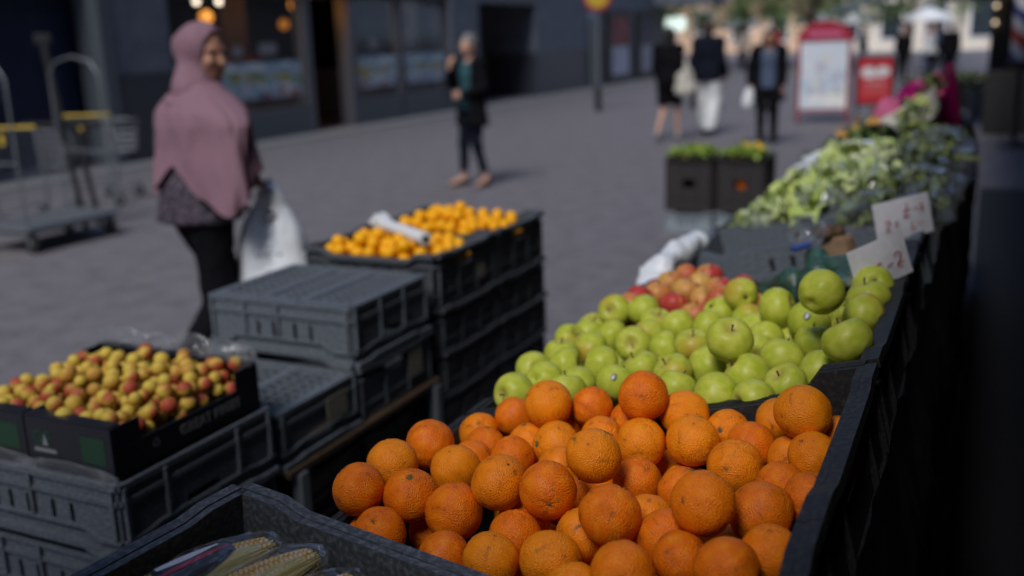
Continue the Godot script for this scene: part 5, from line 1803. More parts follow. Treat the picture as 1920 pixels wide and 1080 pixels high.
func street_things() -> void:
	var mb: MB
	var r := RandomNumberGenerator.new()
	r.seed = 91
	# a flat trolley with a tall hoop at each end
	var t := thing("platform_trolley", "flat steel trolley with tall tubular hoops and black casters", "trolley", Vector3(-7.35, 0, -6.05), 0.0)
	mb = MB.new()
	mb.cbox(Vector3(0, 0.205, 0), Vector3(0.66, 0.035, 1.0), 0.008)
	mb.box(Vector3(0, 0.17, 0), Vector3(0.56, 0.03, 0.9))
	obj("deck", mb.mesh(), m.dull_steel, t)
	for z in [-0.47, 0.47]:
		mb = MB.new()
		var p := []
		for k in 21:
			var s := k / 20.0
			if s < 0.4: p.append(Vector3(-0.30, 0.2 + s / 0.4 * 1.22, z))
			elif s > 0.6: p.append(Vector3(0.30, 0.2 + (1.0 - s) / 0.4 * 1.22, z))
			else:
				var a := (s - 0.4) / 0.2 * PI
				p.append(Vector3(-0.30 * cos(a) * (1.0 if absf(cos(a)) > 0.0 else 1.0), 1.42 + 0.16 * sin(a), z))
		mb.tube(p, [0.011], 10)
		mb.tube([Vector3(-0.30, 0.75, z), Vector3(0.30, 0.75, z)], [0.010], 8)
		obj("hoop", mb.mesh(), m.dull_steel, t)
	for x in [-0.27, 0.27]:
		for z in [-0.42, 0.42]: caster(t, Vector3(x, 0, z), 0.075)
	# shopping trolleys with yellow handles behind it
	for q in [[-8.72, -8.05, 0.45, "wire shopping trolley with a yellow handle behind the flat trolley"], [-8.2, -6.7, 0.45, "second wire shopping trolley, partly out of the flat trolley's way"]]:
		var s := thing("shopping_trolley", q[3], "shopping trolley", Vector3(q[0], 0, q[1]), q[2])
		mb = MB.new()
		for k in 12:
			var f := k / 11.0
			var w := lerpf(0.21, 0.27, f)
			for sd in [-1.0, 1.0]:
				mb.tube([Vector3(sd * w * 0.85, 0.52, -0.42 + 0.84 * f), Vector3(sd * w, 0.86 + 0.08 * f, -0.45 + 0.9 * f)], [0.003], 5)
		for y in 6:
			var g := y / 5.0
			for sd in [-1.0, 1.0]:
				mb.tube([Vector3(sd * lerpf(0.18, 0.21, g), 0.52 + 0.34 * g, -0.42 - 0.03 * g), Vector3(sd * lerpf(0.23, 0.27, g), 0.52 + 0.42 * g, 0.42 + 0.03 * g)], [0.003 if y < 5 else 0.006], 5)
			mb.tube([Vector3(-lerpf(0.18, 0.21, g), 0.52 + 0.34 * g, -0.42 - 0.03 * g), Vector3(lerpf(0.18, 0.21, g), 0.52 + 0.34 * g, -0.42 - 0.03 * g)], [0.004], 5)
		for k in 8: mb.tube([Vector3(-0.18 + 0.36 * k / 7.0, 0.52, -0.42), Vector3(-0.23 + 0.46 * k / 7.0, 0.52, 0.42)], [0.003], 5)
		obj("basket", mb.mesh(), m.steel, s)
		mb = MB.new()
		for sd in [-1.0, 1.0]: mb.tube([Vector3(sd * 0.26, 0.96, 0.50), Vector3(sd * 0.24, 0.45, 0.36), Vector3(sd * 0.23, 0.16, 0.40), Vector3(sd * 0.17, 0.16, -0.38)], [0.011], 8)
		obj("frame", mb.mesh(), m.steel, s)
		mb = MB.new()
		mb.tube([Vector3(-0.27, 0.97, 0.5), Vector3(0.27, 0.97, 0.5)], [0.016], 10)
		obj("handle", mb.mesh(), m.yellow_plastic, s)
		mb = MB.new()
		mb.cbox(Vector3(-0.06, 0.86, 0.47), Vector3(0.05, 0.10, 0.02), 0.005)
		obj("coin_lock", mb.mesh(), m.yellow_plastic, s)
		for p in [Vector3(-0.22, 0, 0.38), Vector3(0.22, 0, 0.38), Vector3(-0.17, 0, -0.36), Vector3(0.17, 0, -0.36)]: caster(s, p, 0.055)
	# a black stand leaning by the trolley: two legs and a cross bar
	var e := thing("folding_stand", "black folding stand with a cross bar beside the flat trolley", "stand", Vector3(-7.6, 0, -6.67), 0.35)
	mb = MB.new()
	mb.box(Vector3(-0.09, 0.86, 0.02), Vector3(0.045, 1.75, 0.03), Basis(Vector3.BACK, 0.10))
	obj("front_leg", mb.mesh(), m.black_paint, e)
	mb = MB.new()
	mb.box(Vector3(0.05, 0.47, -0.04), Vector3(0.045, 0.95, 0.03), Basis(Vector3.BACK, 0.13))
	obj("rear_leg", mb.mesh(), m.black_paint, e)
	mb = MB.new()
	mb.cbox(Vector3(-0.12, 0.97, 0.0), Vector3(0.78, 0.05, 0.04), 0.01)
	obj("cross_bar", mb.mesh(), m.black_paint, e)
	mb = MB.new()
	mb.cbox(Vector3(-0.17, 1.74, 0.02), Vector3(0.16, 0.09, 0.05), 0.01)
	obj("head", mb.mesh(), m.black_paint, e)
	# tall boards of flowers: two dark boxes on grey crates
	for k in 2:
		var g := crate("pale grey crate under the dark flower box", 0.385, 0.42, 0.175, m.crate_light, 0.02, "pale crates under the flower boxes")
		g.position = Vector3(-2.165 + k * 0.415, 0.002, -8.18 - k * 0.03)
		var b := thing("flower_box", ["dark brown box of young plants, one bloom over its edge", "dark brown box of young plants with yellow blooms and a clay pot"][k], "flower box", Vector3(-2.165 + k * 0.415, 0.181, -8.18 - k * 0.03))
		for j in 4:
			var wl := obj("side_panel", crate_wall([0.385, 0.42][j % 2], 0.45, 0.012, [[0.0, 0.20, 0.27, 0.10]]), m.crate_dark_brown, b)
			wl.rotation.y = j * PI / 2
			wl.position = Vector3([0.0, 0.1925, 0.0, -0.1925][j], 0, [0.21, 0.0, -0.21, 0.0][j])
		slab("base", -0.185, 0.185, 0.002, 0.012, -0.2, 0.2, m.crate_dark_brown, b)
		slab("soil", -0.18, 0.18, 0.36, 0.39, -0.197, 0.197, m.bark, b)
		for j in 5:
			var pl := obj("plant", leafy_mesh(26, Vector3(0.09, 0.05, 0.09), 0.075, 0.04, Color(0.16, 0.30, 0.02), Color(0.38, 0.50, 0.07), 600 + k * 9 + j), m.leaves, b)
			pl.position = Vector3(-0.11 + 0.055 * j, 0.46, [0.12, -0.1, 0.1, -0.08, 0.14][j])
		var sp := []
		for j in (9 if k == 1 else 3): sp.append(Vector3(r.randf_range(-0.12, 0.15), 0.52 + r.randf() * 0.03, r.randf_range(-0.12, 0.17)))
		sp.append(Vector3(-0.03, 0.44, 0.225))
		obj("blossoms", blossoms_mesh(sp, 0.04, Color(0.75, 0.50, 0.02) if k == 1 else Color(0.35, 0.45, 0.06), Color(0.5, 0.25, 0.02), 8, 4 + k), m.petals, b)
		if k == 1:
			mb = MB.new()
			mb.lathe([Vector2(0, 0.19), Vector2(0.05, 0.19), Vector2(0.065, 0.3), Vector2(0, 0.3)], 16, Vector3(0, 0, 0.12))
			obj("clay_pot", mb.mesh(), m["orange_2"], b)
	# the tall board with an arched red top
	var a := thing("pavement_board", "tall pavement board with an arched red top and a pale map poster", "sign", Vector3(-2.62, 0, -18.4), 0.20)
	a.scale = Vector3(1, 0.9, 1)
	mb = MB.new()
	for x in [-0.42, 0.42]: mb.cbox(Vector3(x, 0.80, 0), Vector3(0.05, 1.60, 0.07), 0.01)
	mb.cbox(Vector3(0, 0.24, 0), Vector3(0.79, 0.05, 0.06), 0.01)
	obj("frame", mb.mesh(), m.red_plastic, a)
	var arch := PackedVector3Array()
	mb = MB.new()
	var pts := []
	for k in 25:
		var s := PI * k / 24.0
		pts.append(Vector3(-0.46 * cos(s), 1.58 + 0.36 * sin(s), 0))
	for k in 24:
		var p0: Vector3 = pts[k]
		var p1: Vector3 = pts[k + 1]
		mb.quad(Vector3(p1.x, 1.56, 0.04), Vector3(p0.x, 1.56, 0.04), Vector3(p0.x, p0.y, 0.04), Vector3(p1.x, p1.y, 0.04)) if p1.x < p0.x else mb.quad(Vector3(p0.x, 1.56, 0.04), Vector3(p1.x, 1.56, 0.04), Vector3(p1.x, p1.y, 0.04), Vector3(p0.x, p0.y, 0.04))
		mb.quad(Vector3(p1.x, 1.56, -0.04), Vector3(p0.x, 1.56, -0.04), Vector3(p0.x, p0.y, -0.04), Vector3(p1.x, p1.y, -0.04))
		mb.quad(Vector3(p0.x, p0.y, 0.04), Vector3(p1.x, p1.y, 0.04), Vector3(p1.x, p1.y, -0.04), Vector3(p0.x, p0.y, -0.04))
	obj("header", mb.mesh(), m.red_print, a)
	mb = MB.new()
	mb.cbox(Vector3(0, 1.69, 0.043), Vector3(0.56, 0.10, 0.008), 0.02)
	obj("header_line", mb.mesh(), m.pink_paper, a)
	var map := print_image(128, 192, Color(0.60, 0.66, 0.74), func(im: Image):
		for k in 46:
			var y := r.randf()
			var c: Color = [Color(0.66, 0.70, 0.74), Color(0.54, 0.62, 0.72), Color(0.62, 0.64, 0.62), Color(0.46, 0.58, 0.68), Color(0.50, 0.50, 0.60)][r.randi() % 5]
			if y > 0.75: c = Color(0.78, 0.78, 0.76)
			dab(im, r.randf() * 128, 20 + y * 170, 6 + r.randf() * 16, 5 + r.randf() * 12, c)
		for k in 8: dab(im, 20 + r.randf() * 90, 70 + r.randf() * 90, 4 + r.randf() * 6, 3 + r.randf() * 6, Color(0.32, 0.40, 0.52)))
	mb = MB.new()
	mb.quad(Vector3(-0.385, 0.27, 0.02), Vector3(0.385, 0.27, 0.02), Vector3(0.385, 1.55, 0.02), Vector3(-0.385, 1.55, 0.02))
	obj("poster", mb.mesh(), printed("map_print", map), a)
	slab("back_panel", -0.39, 0.39, 0.26, 1.555, -0.02, 0.017, m.white_paint, a)
	# the small red board
	a = thing("small_board", "small black framed board with a red and white poster beside the tall board", "sign", Vector3(-1.80, 0, -18.75), 0.12)
	a.scale = Vector3(0.97, 0.93, 1)
	mb = MB.new()
	mb.cbox(Vector3(0, 0.75, 0), Vector3(0.66, 0.92, 0.05), 0.012)
	for x in [-0.28, 0.28]:
		mb.box(Vector3(x, 0.15, 0.08), Vector3(0.04, 0.3, 0.03))
		mb.box(Vector3(x, 0.30, -0.14), Vector3(0.04, 0.62, 0.03), Basis(Vector3.RIGHT, 0.2))
	obj("frame", mb.mesh(), m.black_paint, a)
	mb = MB.new()
	mb.cbox(Vector3(0, 0.045, 0), Vector3(0.7, 0.08, 0.42), 0.02)
	obj("foot", mb.mesh(), m.plinth, a)
	var red := print_image(96, 128, Color(0.46, 0.02, 0.03), func(im: Image):
		dab(im, 30, 40, 25, 17, Color(0.62, 0.60, 0.62))
		dab(im, 66, 38, 24, 16, Color(0.62, 0.60, 0.62))
		dab(im, 48, 20, 8, 14, Color(0.30, 0.015, 0.02))
		dab(im, 48, 70, 34, 5, Color(0.50, 0.25, 0.27))
		for k in 7: dab(im, 18 + k * 10, 92, 3, 9, Color(0.55, 0.15, 0.15)))
	mb = MB.new()
	mb.quad(Vector3(-0.28, 0.34, 0.028), Vector3(0.28, 0.34, 0.028), Vector3(0.28, 1.17, 0.028), Vector3(-0.28, 1.17, 0.028))
	obj("poster", mb.mesh(), printed("red_poster", red), a)
	# the round traffic sign on its post
	var p := thing("traffic_sign", "round yellow sign with a red border on a grey post", "traffic sign", Vector3(-7.69, 0, -20.8), 0.35)
	mb = MB.new()
	mb.tube([Vector3.ZERO, Vector3(0, 3.0, 0)], [0.035], 12)
	obj("post", mb.mesh(), m.dull_steel, p)
	mb = MB.new()
	mb.lathe([Vector2(0, 0), Vector2(0.075, 0), Vector2(0.075, 0.5), Vector2(0.06, 0.53), Vector2(0, 0.53)], 14)
	obj("sleeve", mb.mesh(), m.black_paint, p)
	mb = MB.new()
	mb.lathe([Vector2(0, -0.008), Vector2(0.30, -0.008), Vector2(0.305, 0), Vector2(0.30, 0.008), Vector2(0, 0.008)], 32, Vector3(0, 2.42, 0.05), Basis(Vector3.RIGHT, PI / 2))
	var disc := obj("disc", mb.mesh(), m.red_print, p)
	mb = MB.new()
	mb.lathe([Vector2(0.235, 0), Vector2(0.235, 0.002), Vector2(0, 0.002)], 32, Vector3(0, 2.42, 0.0585), Basis(Vector3.RIGHT, PI / 2))
	obj("yellow_field", mb.mesh(), m.yellow_plastic, disc)
	mb = MB.new()
	mb.cbox(Vector3(-0.12, 2.02, 0.03), Vector3(0.2, 0.16, 0.06), 0.01)
	obj("small_plate", mb.mesh(), m.slate_cloth, p)
	# next stall along: dark awning and posts, a striped pole, buckets
	var n := thing("next_stall", "black roofed stall farther along the street", "market stall", Vector3(0.35, 0, -17.5))
	slab("roof", -1.15, 1.4, 1.98, 2.1, -1.2, 1.2, m.canopy_cloth, n, 0.03)
	slab("counter", -0.4, 1.3, 0.0, 0.9, -1.0, 1.0, m.canopy_cloth, n)
	for x in [-0.32, 1.3]: slab("post", x - 0.06, x + 0.06, 0.9, 1.98, -0.9, -0.78, m.black_paint, n)
	slab("back_panel", -0.38, 1.3, 0.9, 1.978, -0.77, -0.72, m.near_black, n)
	var lamp := mat("stall_lamp_glow", Color(0.8, 0.75, 0.65), 0.4)
	lamp.emission_enabled = true
	lamp.emission = Color(1.0, 0.9, 0.75)
	lamp.emission_energy_multiplier = 0.8
	for y in [1.88, 1.62]:
		mb = MB.new()
		mb.ball(Vector3(-0.33, y, -0.70), Vector3.ONE * 0.03, 10, 8)
		obj("lamp", mb.mesh(), lamp, n)
		var li := OmniLight3D.new()
		li.name = "lamp_light"
		li.position = Vector3(-0.33, y, -0.70)
		li.light_color = Color(1.0, 0.9, 0.75)
		li.light_energy = 0.01
		li.light_size = 0.03
		li.omni_range = 8.0
		li.omni_attenuation = 2.0
		li.shadow_enabled = true
		n.add_child(li)
	var bp := thing("striped_pole", "red, white and blue striped pole beside the black roofed stall", "pole", Vector3(0.36, 0, -15.0))
	mb = MB.new()
	var gp := PackedVector3Array()
	var cs := PackedColorArray()
	for k in 70:
		for s in 28:
			var an := -TAU * s / 28.0
			gp.append(Vector3(cos(an) * 0.13, 1.13 + 1.35 * k / 69.0, sin(an) * 0.13))
			var ph := fposmod(1.35 * k / 69.0 / 0.62 - an / TAU, 1.0)
			cs.append(Color(0.50, 0.05, 0.03) if ph < 0.26 else (Color(0.03, 0.04, 0.20) if ph > 0.5 and ph < 0.74 else Color(0.60, 0.61, 0.64)))
	mb.grid(gp, 28, true)
	for k in cs.size(): mb.c[k] = cs[k]
	obj("striped_cylinder", mb.mesh(), m.painted, bp)
	mb = MB.new()
	mb.lathe([Vector2(0, 0), Vector2(0.2, 0), Vector2(0.2, 0.03), Vector2(0.04, 0.05), Vector2(0.04, 1.06), Vector2(0.15, 1.07), Vector2(0.15, 1.126), Vector2(0, 1.126)], 24)
	obj("stand", mb.mesh(), m.black_paint, bp)
	mb = MB.new()
	mb.lathe([Vector2(0, 2.483), Vector2(0.15, 2.483), Vector2(0.14, 2.56), Vector2(0.06, 2.62), Vector2(0, 2.63)], 24)
	obj("cap", mb.mesh(), m.steel, bp)
	# flower buckets and dark tubs past the stall
	for q in [[-0.10, -19.6, 0, 0.46], [-0.75, -20.8, 1, 0.42], [-1.12, -21.6, 1, 0.46], [-0.60, -22.4, 1, 0.5], [-1.45, -22.6, 1, 0.4], [-0.35, -21.2, 1, 0.55]]:
		var o := thing("flower_bucket", "grey bucket of yellow flowers beside the striped pole" if q[2] == 0 else "black tub with dark foliage past the end of the stall", "bucket", Vector3(q[0], 0, q[1]), 0.0, "" if q[2] == 0 else "black tubs past the stall")
		mb = MB.new()
		mb.lathe([Vector2(0, 0), Vector2(0.17, 0), Vector2(0.22, q[3]), Vector2(0.235, q[3] + 0.01), Vector2(0.2, q[3] + 0.012), Vector2(0.19, q[3] - 0.04), Vector2(0, q[3] - 0.04)], 20)
		obj("tub", mb.mesh(), m.plinth if q[2] == 0 else m.black_paint, o)
		var lf := obj("foliage", leafy_mesh(60, Vector3(0.22, 0.2, 0.22), 0.14, 0.05, Color(0.03, 0.055, 0.015), Color(0.07, 0.10, 0.03), int(-q[1] * 10)), m.leaves, o)
		lf.position = Vector3(0, q[3], 0)
		if q[2] == 0:
			var sp := []
			for k in 22: sp.append(Vector3(r.randfn() * 0.13, q[3] + 0.22 + r.randf() * 0.12, r.randfn() * 0.13))
			obj("blossoms", blossoms_mesh(sp, 0.06, Color(0.60, 0.48, 0.03), Color(0.35, 0.25, 0.02), 8, 17), m.petals, o)


# ---------------------------------------------------------------- people
# Joints are given in the person's own axes: +z is ahead, +x the person's own left, y up from the ground.

func standing(h: float) -> Dictionary:
	var k := h / 1.68
	var j := {"pelvis": Vector3(0, 0.93, 0), "waist": Vector3(0, 1.06, 0.005), "chest": Vector3(0, 1.25, 0.0), "neck": Vector3(0, 1.42, -0.012), "head": Vector3(0, 1.565, 0.015)}
	for s in ["l", "r"]:
		var x := 1.0 if s == "l" else -1.0
		j["shoulder_" + s] = Vector3(0.165 * x, 1.365, -0.01)
		j["elbow_" + s] = Vector3(0.21 * x, 1.10, -0.03)
		j["wrist_" + s] = Vector3(0.215 * x, 0.87, 0.04)
		j["fingers_" + s] = Vector3(0.0, -1.0, 0.2)
		j["hip_" + s] = Vector3(0.085 * x, 0.90, 0)
		j["knee_" + s] = Vector3(0.09 * x, 0.49, 0.02)
		j["ankle_" + s] = Vector3(0.085 * x, 0.085, -0.02)
		j["toe_" + s] = Vector3(0.1 * x, 0.035, 0.14)
	for q in j:
		if not q.begins_with("fingers"): j[q] *= k
	j["k"] = k
	j["turn"] = 0.0
	return j


# a walking stride: the left leg ahead by s, the other one trailing with its heel up
func stride(j: Dictionary, s: float, lead := "l") -> void:
	var k: float = j.k
	var o := "r" if lead == "l" else "l"
	j["knee_" + lead] += Vector3(0, 0.015, 0.14 * s) * k
	j["ankle_" + lead] += Vector3(0, 0.0, 0.27 * s) * k
	j["toe_" + lead] += Vector3(0, 0.01, 0.27 * s) * k
	j["knee_" + o] += Vector3(0, 0.01, 0.03 * s) * k
	j["ankle_" + o] += Vector3(0, 0.06 * s, -0.30 * s) * k
	j["toe_" + o] += Vector3(0, 0.0, -0.28 * s) * k
	j["elbow_" + lead] += Vector3(0, 0, -0.06 * s) * k
	j["wrist_" + lead] += Vector3(0, 0.01, -0.14 * s) * k
	j["elbow_" + o] += Vector3(0, 0, 0.05 * s) * k
	j["wrist_" + o] += Vector3(0, 0.02, 0.16 * s) * k


func torso_into(b: Blob, j: Dictionary, grow: float) -> void:
	var k: float = j.k
	b.cap(j.pelvis, j.waist, 0.150 * k + grow, 0.118 * k + grow, 0.05, 0.72)
	b.cap(j.waist, j.chest, 0.118 * k + grow, 0.140 * k + grow, 0.05, 0.72)
	b.cap(j.chest, j.neck + Vector3(0, -0.05, 0) * k, 0.13 * k + grow, 0.065 * k + grow, 0.05, 0.75)
	b.cap(j.shoulder_l, j.shoulder_r, 0.055 * k + grow, 0.055 * k + grow, 0.05)


func arm_into(b: Blob, j: Dictionary, s: String, grow: float, reach := 1.0) -> void:
	var k: float = j.k
	b.cap(j["shoulder_" + s], j["elbow_" + s], 0.05 * k + grow, 0.038 * k + grow, 0.03)
	b.cap(j["elbow_" + s], j["elbow_" + s].lerp(j["wrist_" + s], reach), 0.038 * k + grow, lerpf(0.036, 0.026, reach) * k + grow, 0.02)


func leg_into(b: Blob, j: Dictionary, s: String, grow: float, low := 0.0) -> void:
	var k: float = j.k
	b.cap(j["hip_" + s], j["knee_" + s], 0.082 * k + grow, 0.054 * k + grow, 0.035)
	b.cap(j["knee_" + s], j["ankle_" + s], 0.054 * k + grow, 0.034 * k + grow + low, 0.03)


func hand_into(mb: MB, at: Vector3, dir: Vector3, palm: Vector3, side: float, curl: float, k: float) -> void:
	# at the wrist; dir along the fingers, palm the way the palm faces, side +1 if the thumb lies along dir x palm
	var d := dir.normalized()
	var n := (palm - d * palm.dot(d)).normalized()
	var x := d.cross(n) * side
	var b := Blob.new(at - Vector3.ONE * 0.13, at + Vector3.ONE * 0.13 + d * 0.09, 0.0055)
	b.cap(at - d * 0.03, at + d * 0.02, 0.025 * k, 0.024 * k, 0.01)
	for q in [-0.02, 0.0, 0.02]:
		b.cap(at + d * 0.02 + x * q * 0.7, at + d * 0.085 * k + x * q * 1.25, 0.016 * k, 0.012 * k, 0.012)
	for q in 4:
		var o := (q - 1.5) * 0.019
		var L: float = [0.068, 0.078, 0.072, 0.055][3 - q] * k
		var p0 := at + d * 0.085 * k + x * o
		var p1 := p0 + (d * cos(curl * 0.6) + n * sin(curl * 0.6)).normalized() * L * 0.5 + x * o * 0.1
		var p2 := p1 + (d * cos(curl * 1.5) + n * sin(curl * 1.5)).normalized() * L * 0.5
		b.cap(p0, p1, 0.0092 * k, 0.0085 * k, 0.004)
		b.cap(p1, p2, 0.0085 * k, 0.007 * k, 0.003)
	var t0 := at + d * 0.025 + x * 0.022
	var t1 := t0 + (d * 0.7 + x * 0.75 + n * 0.3).normalized() * 0.042 * k
	b.cap(t0, t1, 0.013 * k, 0.010 * k, 0.008)
	b.cap(t1, t1 + (d * 0.9 + x * 0.2 + n * 0.5).normalized() * 0.03 * k, 0.0098 * k, 0.0075 * k, 0.004)
	b.into(mb)


func head_basis(j: Dictionary) -> Basis:
	return Basis(Vector3.UP, j.turn) * Basis(Vector3.RIGHT, j.get("nod", 0.0))


func head_into(mb: MB, j: Dictionary, size: float) -> void:
	var k: float = j.k
	var h: Vector3 = j.head
	var b := Blob.new(h - Vector3(0.14, 0.24, 0.14), h + Vector3(0.14, 0.16, 0.16), size)
	var q := head_basis(j)
	b.ell(h + q * Vector3(0, 0.022, -0.008) * k, Vector3(0.074, 0.092, 0.092) * k, q, 0.03)
	b.ell(h + q * Vector3(0, -0.045, 0.025) * k, Vector3(0.056, 0.066, 0.060) * k, q, 0.04)
	b.cap(h + q * Vector3(0, -0.088, 0.056) * k, h + q * Vector3(0, -0.092, 0.05) * k, 0.020 * k, 0.022 * k, 0.03)
	b.cap(h + q * Vector3(0, 0.006, 0.080) * k, h + q * Vector3(0, -0.032, 0.104) * k, 0.009 * k, 0.0135 * k, 0.015)
	for s in [-1.0, 1.0]:
		b.ell(h + q * Vector3(0.033 * s, 0.006, 0.089) * k, Vector3(0.017, 0.011, 0.014) * k, q, 0.006, true)
		b.cap(h + q * Vector3(0.014 * s, 0.024, 0.080) * k, h + q * Vector3(0.05 * s, 0.022, 0.066) * k, 0.010 * k, 0.008 * k, 0.012)
		b.ell(h + q * Vector3(0.074 * s, -0.012, -0.004) * k, Vector3(0.010, 0.030, 0.018) * k, q, 0.008)
		b.ell(h + q * Vector3(0.038 * s, -0.028, 0.068) * k, Vector3(0.022, 0.02, 0.018) * k, q, 0.02)
	b.cap(h + q * Vector3(-0.02, -0.062, 0.074) * k, h + q * Vector3(0.02, -0.062, 0.074) * k, 0.011 * k, 0.011 * k, 0.012)
	b.cap(h + q * Vector3(0, -0.06, -0.015) * k, j.neck + Vector3(0, -0.05, 0.0) * k, 0.05 * k, 0.058 * k, 0.03)
	b.into(mb)


func person(label: String, at: Vector3, facing: Vector3, j: Dictionary, skin: Material, cell: float, palms := {}, group := "") -> Node3D:
	var o := thing("person", label, "person", at, atan2(facing.x, facing.z), group)
	var mb := MB.new()
	var k: float = j.k
	var b := Blob.new(Vector3(-0.62, -0.02, -0.7) * k, Vector3(0.62, 1.5, 0.75) * k, cell)
	torso_into(b, j, -0.012)
	for s in ["l", "r"]:
		arm_into(b, j, s, -0.006)
		leg_into(b, j, s, -0.006)
		b.cap(j["ankle_" + s], j["toe_" + s], 0.034 * k, 0.026 * k, 0.02)
	b.cap(j.neck + Vector3(0, -0.07, 0), j.neck + Vector3(0, 0.03, 0), 0.058 * k, 0.05 * k, 0.03)
	b.into(mb)
	head_into(mb, j, 0.0075 if cell < 0.016 else (0.011 if cell < 0.025 else 0.02))
	if cell < 0.025:
		for s in ["l", "r"]:
			var x := 1.0 if s == "l" else -1.0
			var pl: Array = palms.get(s, [Vector3(-x, 0, 0.3), 0.45])
			hand_into(mb, j["wrist_" + s], j["fingers_" + s], pl[0], pl[2] if pl.size() > 2 else -x, pl[1], k)
	obj("body", mb.mesh(), skin, o)
	if cell < 0.025:
		var q := head_basis(j)
		for s in [-1.0, 1.0]:
			var e := MB.new()
			e.ball(j.head + q * Vector3(0.033 * s, 0.005, 0.079) * k, Vector3(0.013, 0.008, 0.009) * k, 10, 6, q)
			obj("eye", e.mesh(), m.eye_dark, o)
		var lp := MB.new()
		lp.ball(j.head + q * Vector3(0, -0.062, 0.082) * k, Vector3(0.021, 0.007, 0.008) * k, 12, 6, q)
		obj("mouth", lp.mesh(), m.lips, o)
	return o


func cloth_noise(sd: int, freq := 7.0) -> FastNoiseLite:
	var n := FastNoiseLite.new()
	n.seed = sd
	n.frequency = freq
	n.fractal_octaves = 2
	return n


# a garment for the upper body: hem is its lower edge, reach how far the sleeves go (0 none .. 1 wrist); open leaves the front apart
func top(o: Node3D, called: String, j: Dictionary, mt: Material, cell: float, grow: float, hem: float, reach: float, open := 0.0, flare := 0.0, sd := 1) -> void:
	var k: float = j.k
	var b := Blob.new(Vector3(-0.66, hem - 0.05, -0.6), Vector3(0.66, 1.52 * k, 0.6), cell)
	torso_into(b, j, grow)
	if hem < j.pelvis.y: b.cap(j.pelvis + Vector3(0, 0.02, 0), Vector3(j.pelvis.x, hem - 0.03, j.pelvis.z), 0.15 * k + grow, 0.155 * k + grow + flare, 0.05, 0.74)
	if reach > 0.0:
		for s in ["l", "r"]: arm_into(b, j, s, grow * 0.75, reach)
	b.folds(cloth_noise(sd), 0.016)
	if open > 0.0:
		b.cap(j.neck + Vector3(0, -0.02, 0.10), Vector3(0, hem - 0.05, 0.20), open * 0.8, open, 0.01, 1.0, true)
	b.cap(j.neck + Vector3(0, 0.06, 0.03), j.neck + Vector3(0, 0.0, 0.03), 0.085 * k, 0.066 * k, 0.01, 1.0, true)
	b.cut(Vector3(0, hem, 0), Vector3(0, -1, 0.06).normalized())
	obj(called, b.mesh(), mt, o)


func trousers(o: Node3D, called: String, j: Dictionary, mt: Material, cell: float, grow: float, foot_y: float, wide := 0.0, sd := 2) -> void:
	var k: float = j.k
	var b := Blob.new(Vector3(-0.45, foot_y - 0.05, -0.66), Vector3(0.45, 1.12 * k, 0.66), cell)
	b.cap(j.pelvis, j.waist + Vector3(0, -0.03, 0), 0.152 * k + grow, 0.122 * k + grow, 0.05, 0.74)
	for s in ["l", "r"]:
		b.cap(j["hip_" + s], j["knee_" + s], 0.085 * k + grow, 0.056 * k + grow + wide, 0.04)
		b.cap(j["knee_" + s], j["ankle_" + s] + Vector3(0, -0.04, 0), 0.056 * k + grow + wide, 0.038 * k + grow + wide * 1.4, 0.03)
	b.folds(cloth_noise(sd, 9.0), 0.012, Vector3(1, 0.7, 1))
	b.cut(Vector3(0, foot_y, 0), Vector3.DOWN)
	obj(called, b.mesh(), mt, o)


func shoes(o: Node3D, j: Dictionary, mt: Material, cell: float, low := false) -> void:
	var k: float = j.k
	for s in ["l", "r"]:
		var a: Vector3 = j["ankle_" + s]
		var t: Vector3 = j["toe_" + s]
		var mid := (a + t) * 0.5
		var b := Blob.new(mid - Vector3(0.12, 0.16, 0.22), mid + Vector3(0.12, 0.16, 0.22), minf(cell, 0.011))
		var heel := a + (a - t).normalized() * 0.03 + Vector3(0, -0.04, 0)
		b.cap(heel, t, 0.040 * k, 0.036 * k, 0.02)
		b.cap(a + Vector3(0, -0.02, 0), a.lerp(t, 0.4) + Vector3(0, -0.005, 0), 0.044 * k, 0.036 * k, 0.03)
		if low: b.cut(a + Vector3(0, -0.035, 0), Vector3(0, 1, 0.2).normalized())
		b.cut(Vector3(0, minf(a.y - 0.083, t.y - 0.034) * 1.0 + 0.002, 0), Vector3.DOWN)
		obj("shoe", b.mesh(), mt, o)


func hair(o: Node3D, j: Dictionary, mt: Material, cell: float, long: float, sd := 3) -> void:
	var k: float = j.k
	var h: Vector3 = j.head
	var q := head_basis(j)
	var b := Blob.new(h - Vector3(0.2, 0.5, 0.22), h + Vector3(0.2, 0.2, 0.2), minf(cell, 0.011) if cell < 0.025 else 0.02)
	b.ell(h + q * Vector3(0, 0.034, -0.018) * k, Vector3(0.086, 0.096, 0.100) * k, q, 0.02)
	b.cap(h + q * Vector3(0, 0.0, -0.05) * k, h + q * Vector3(0, -0.05 - long, -0.075) * k, 0.070 * k, 0.045 * k, 0.05)
	if long > 0.1:
		for s in [-1.0, 1.0]: b.cap(h + q * Vector3(0.068 * s, 0.02, -0.01) * k, h + q * Vector3(0.085 * s, -0.05 - long, 0.0) * k, 0.030 * k, 0.028 * k, 0.03)
	b.folds(cloth_noise(sd, 14.0), 0.010)
	b.ell(h + q * Vector3(0, -0.035, 0.088) * k, Vector3(0.060, 0.088, 0.068) * k, q, 0.01, true)
	obj("hair", b.mesh(), mt, o)


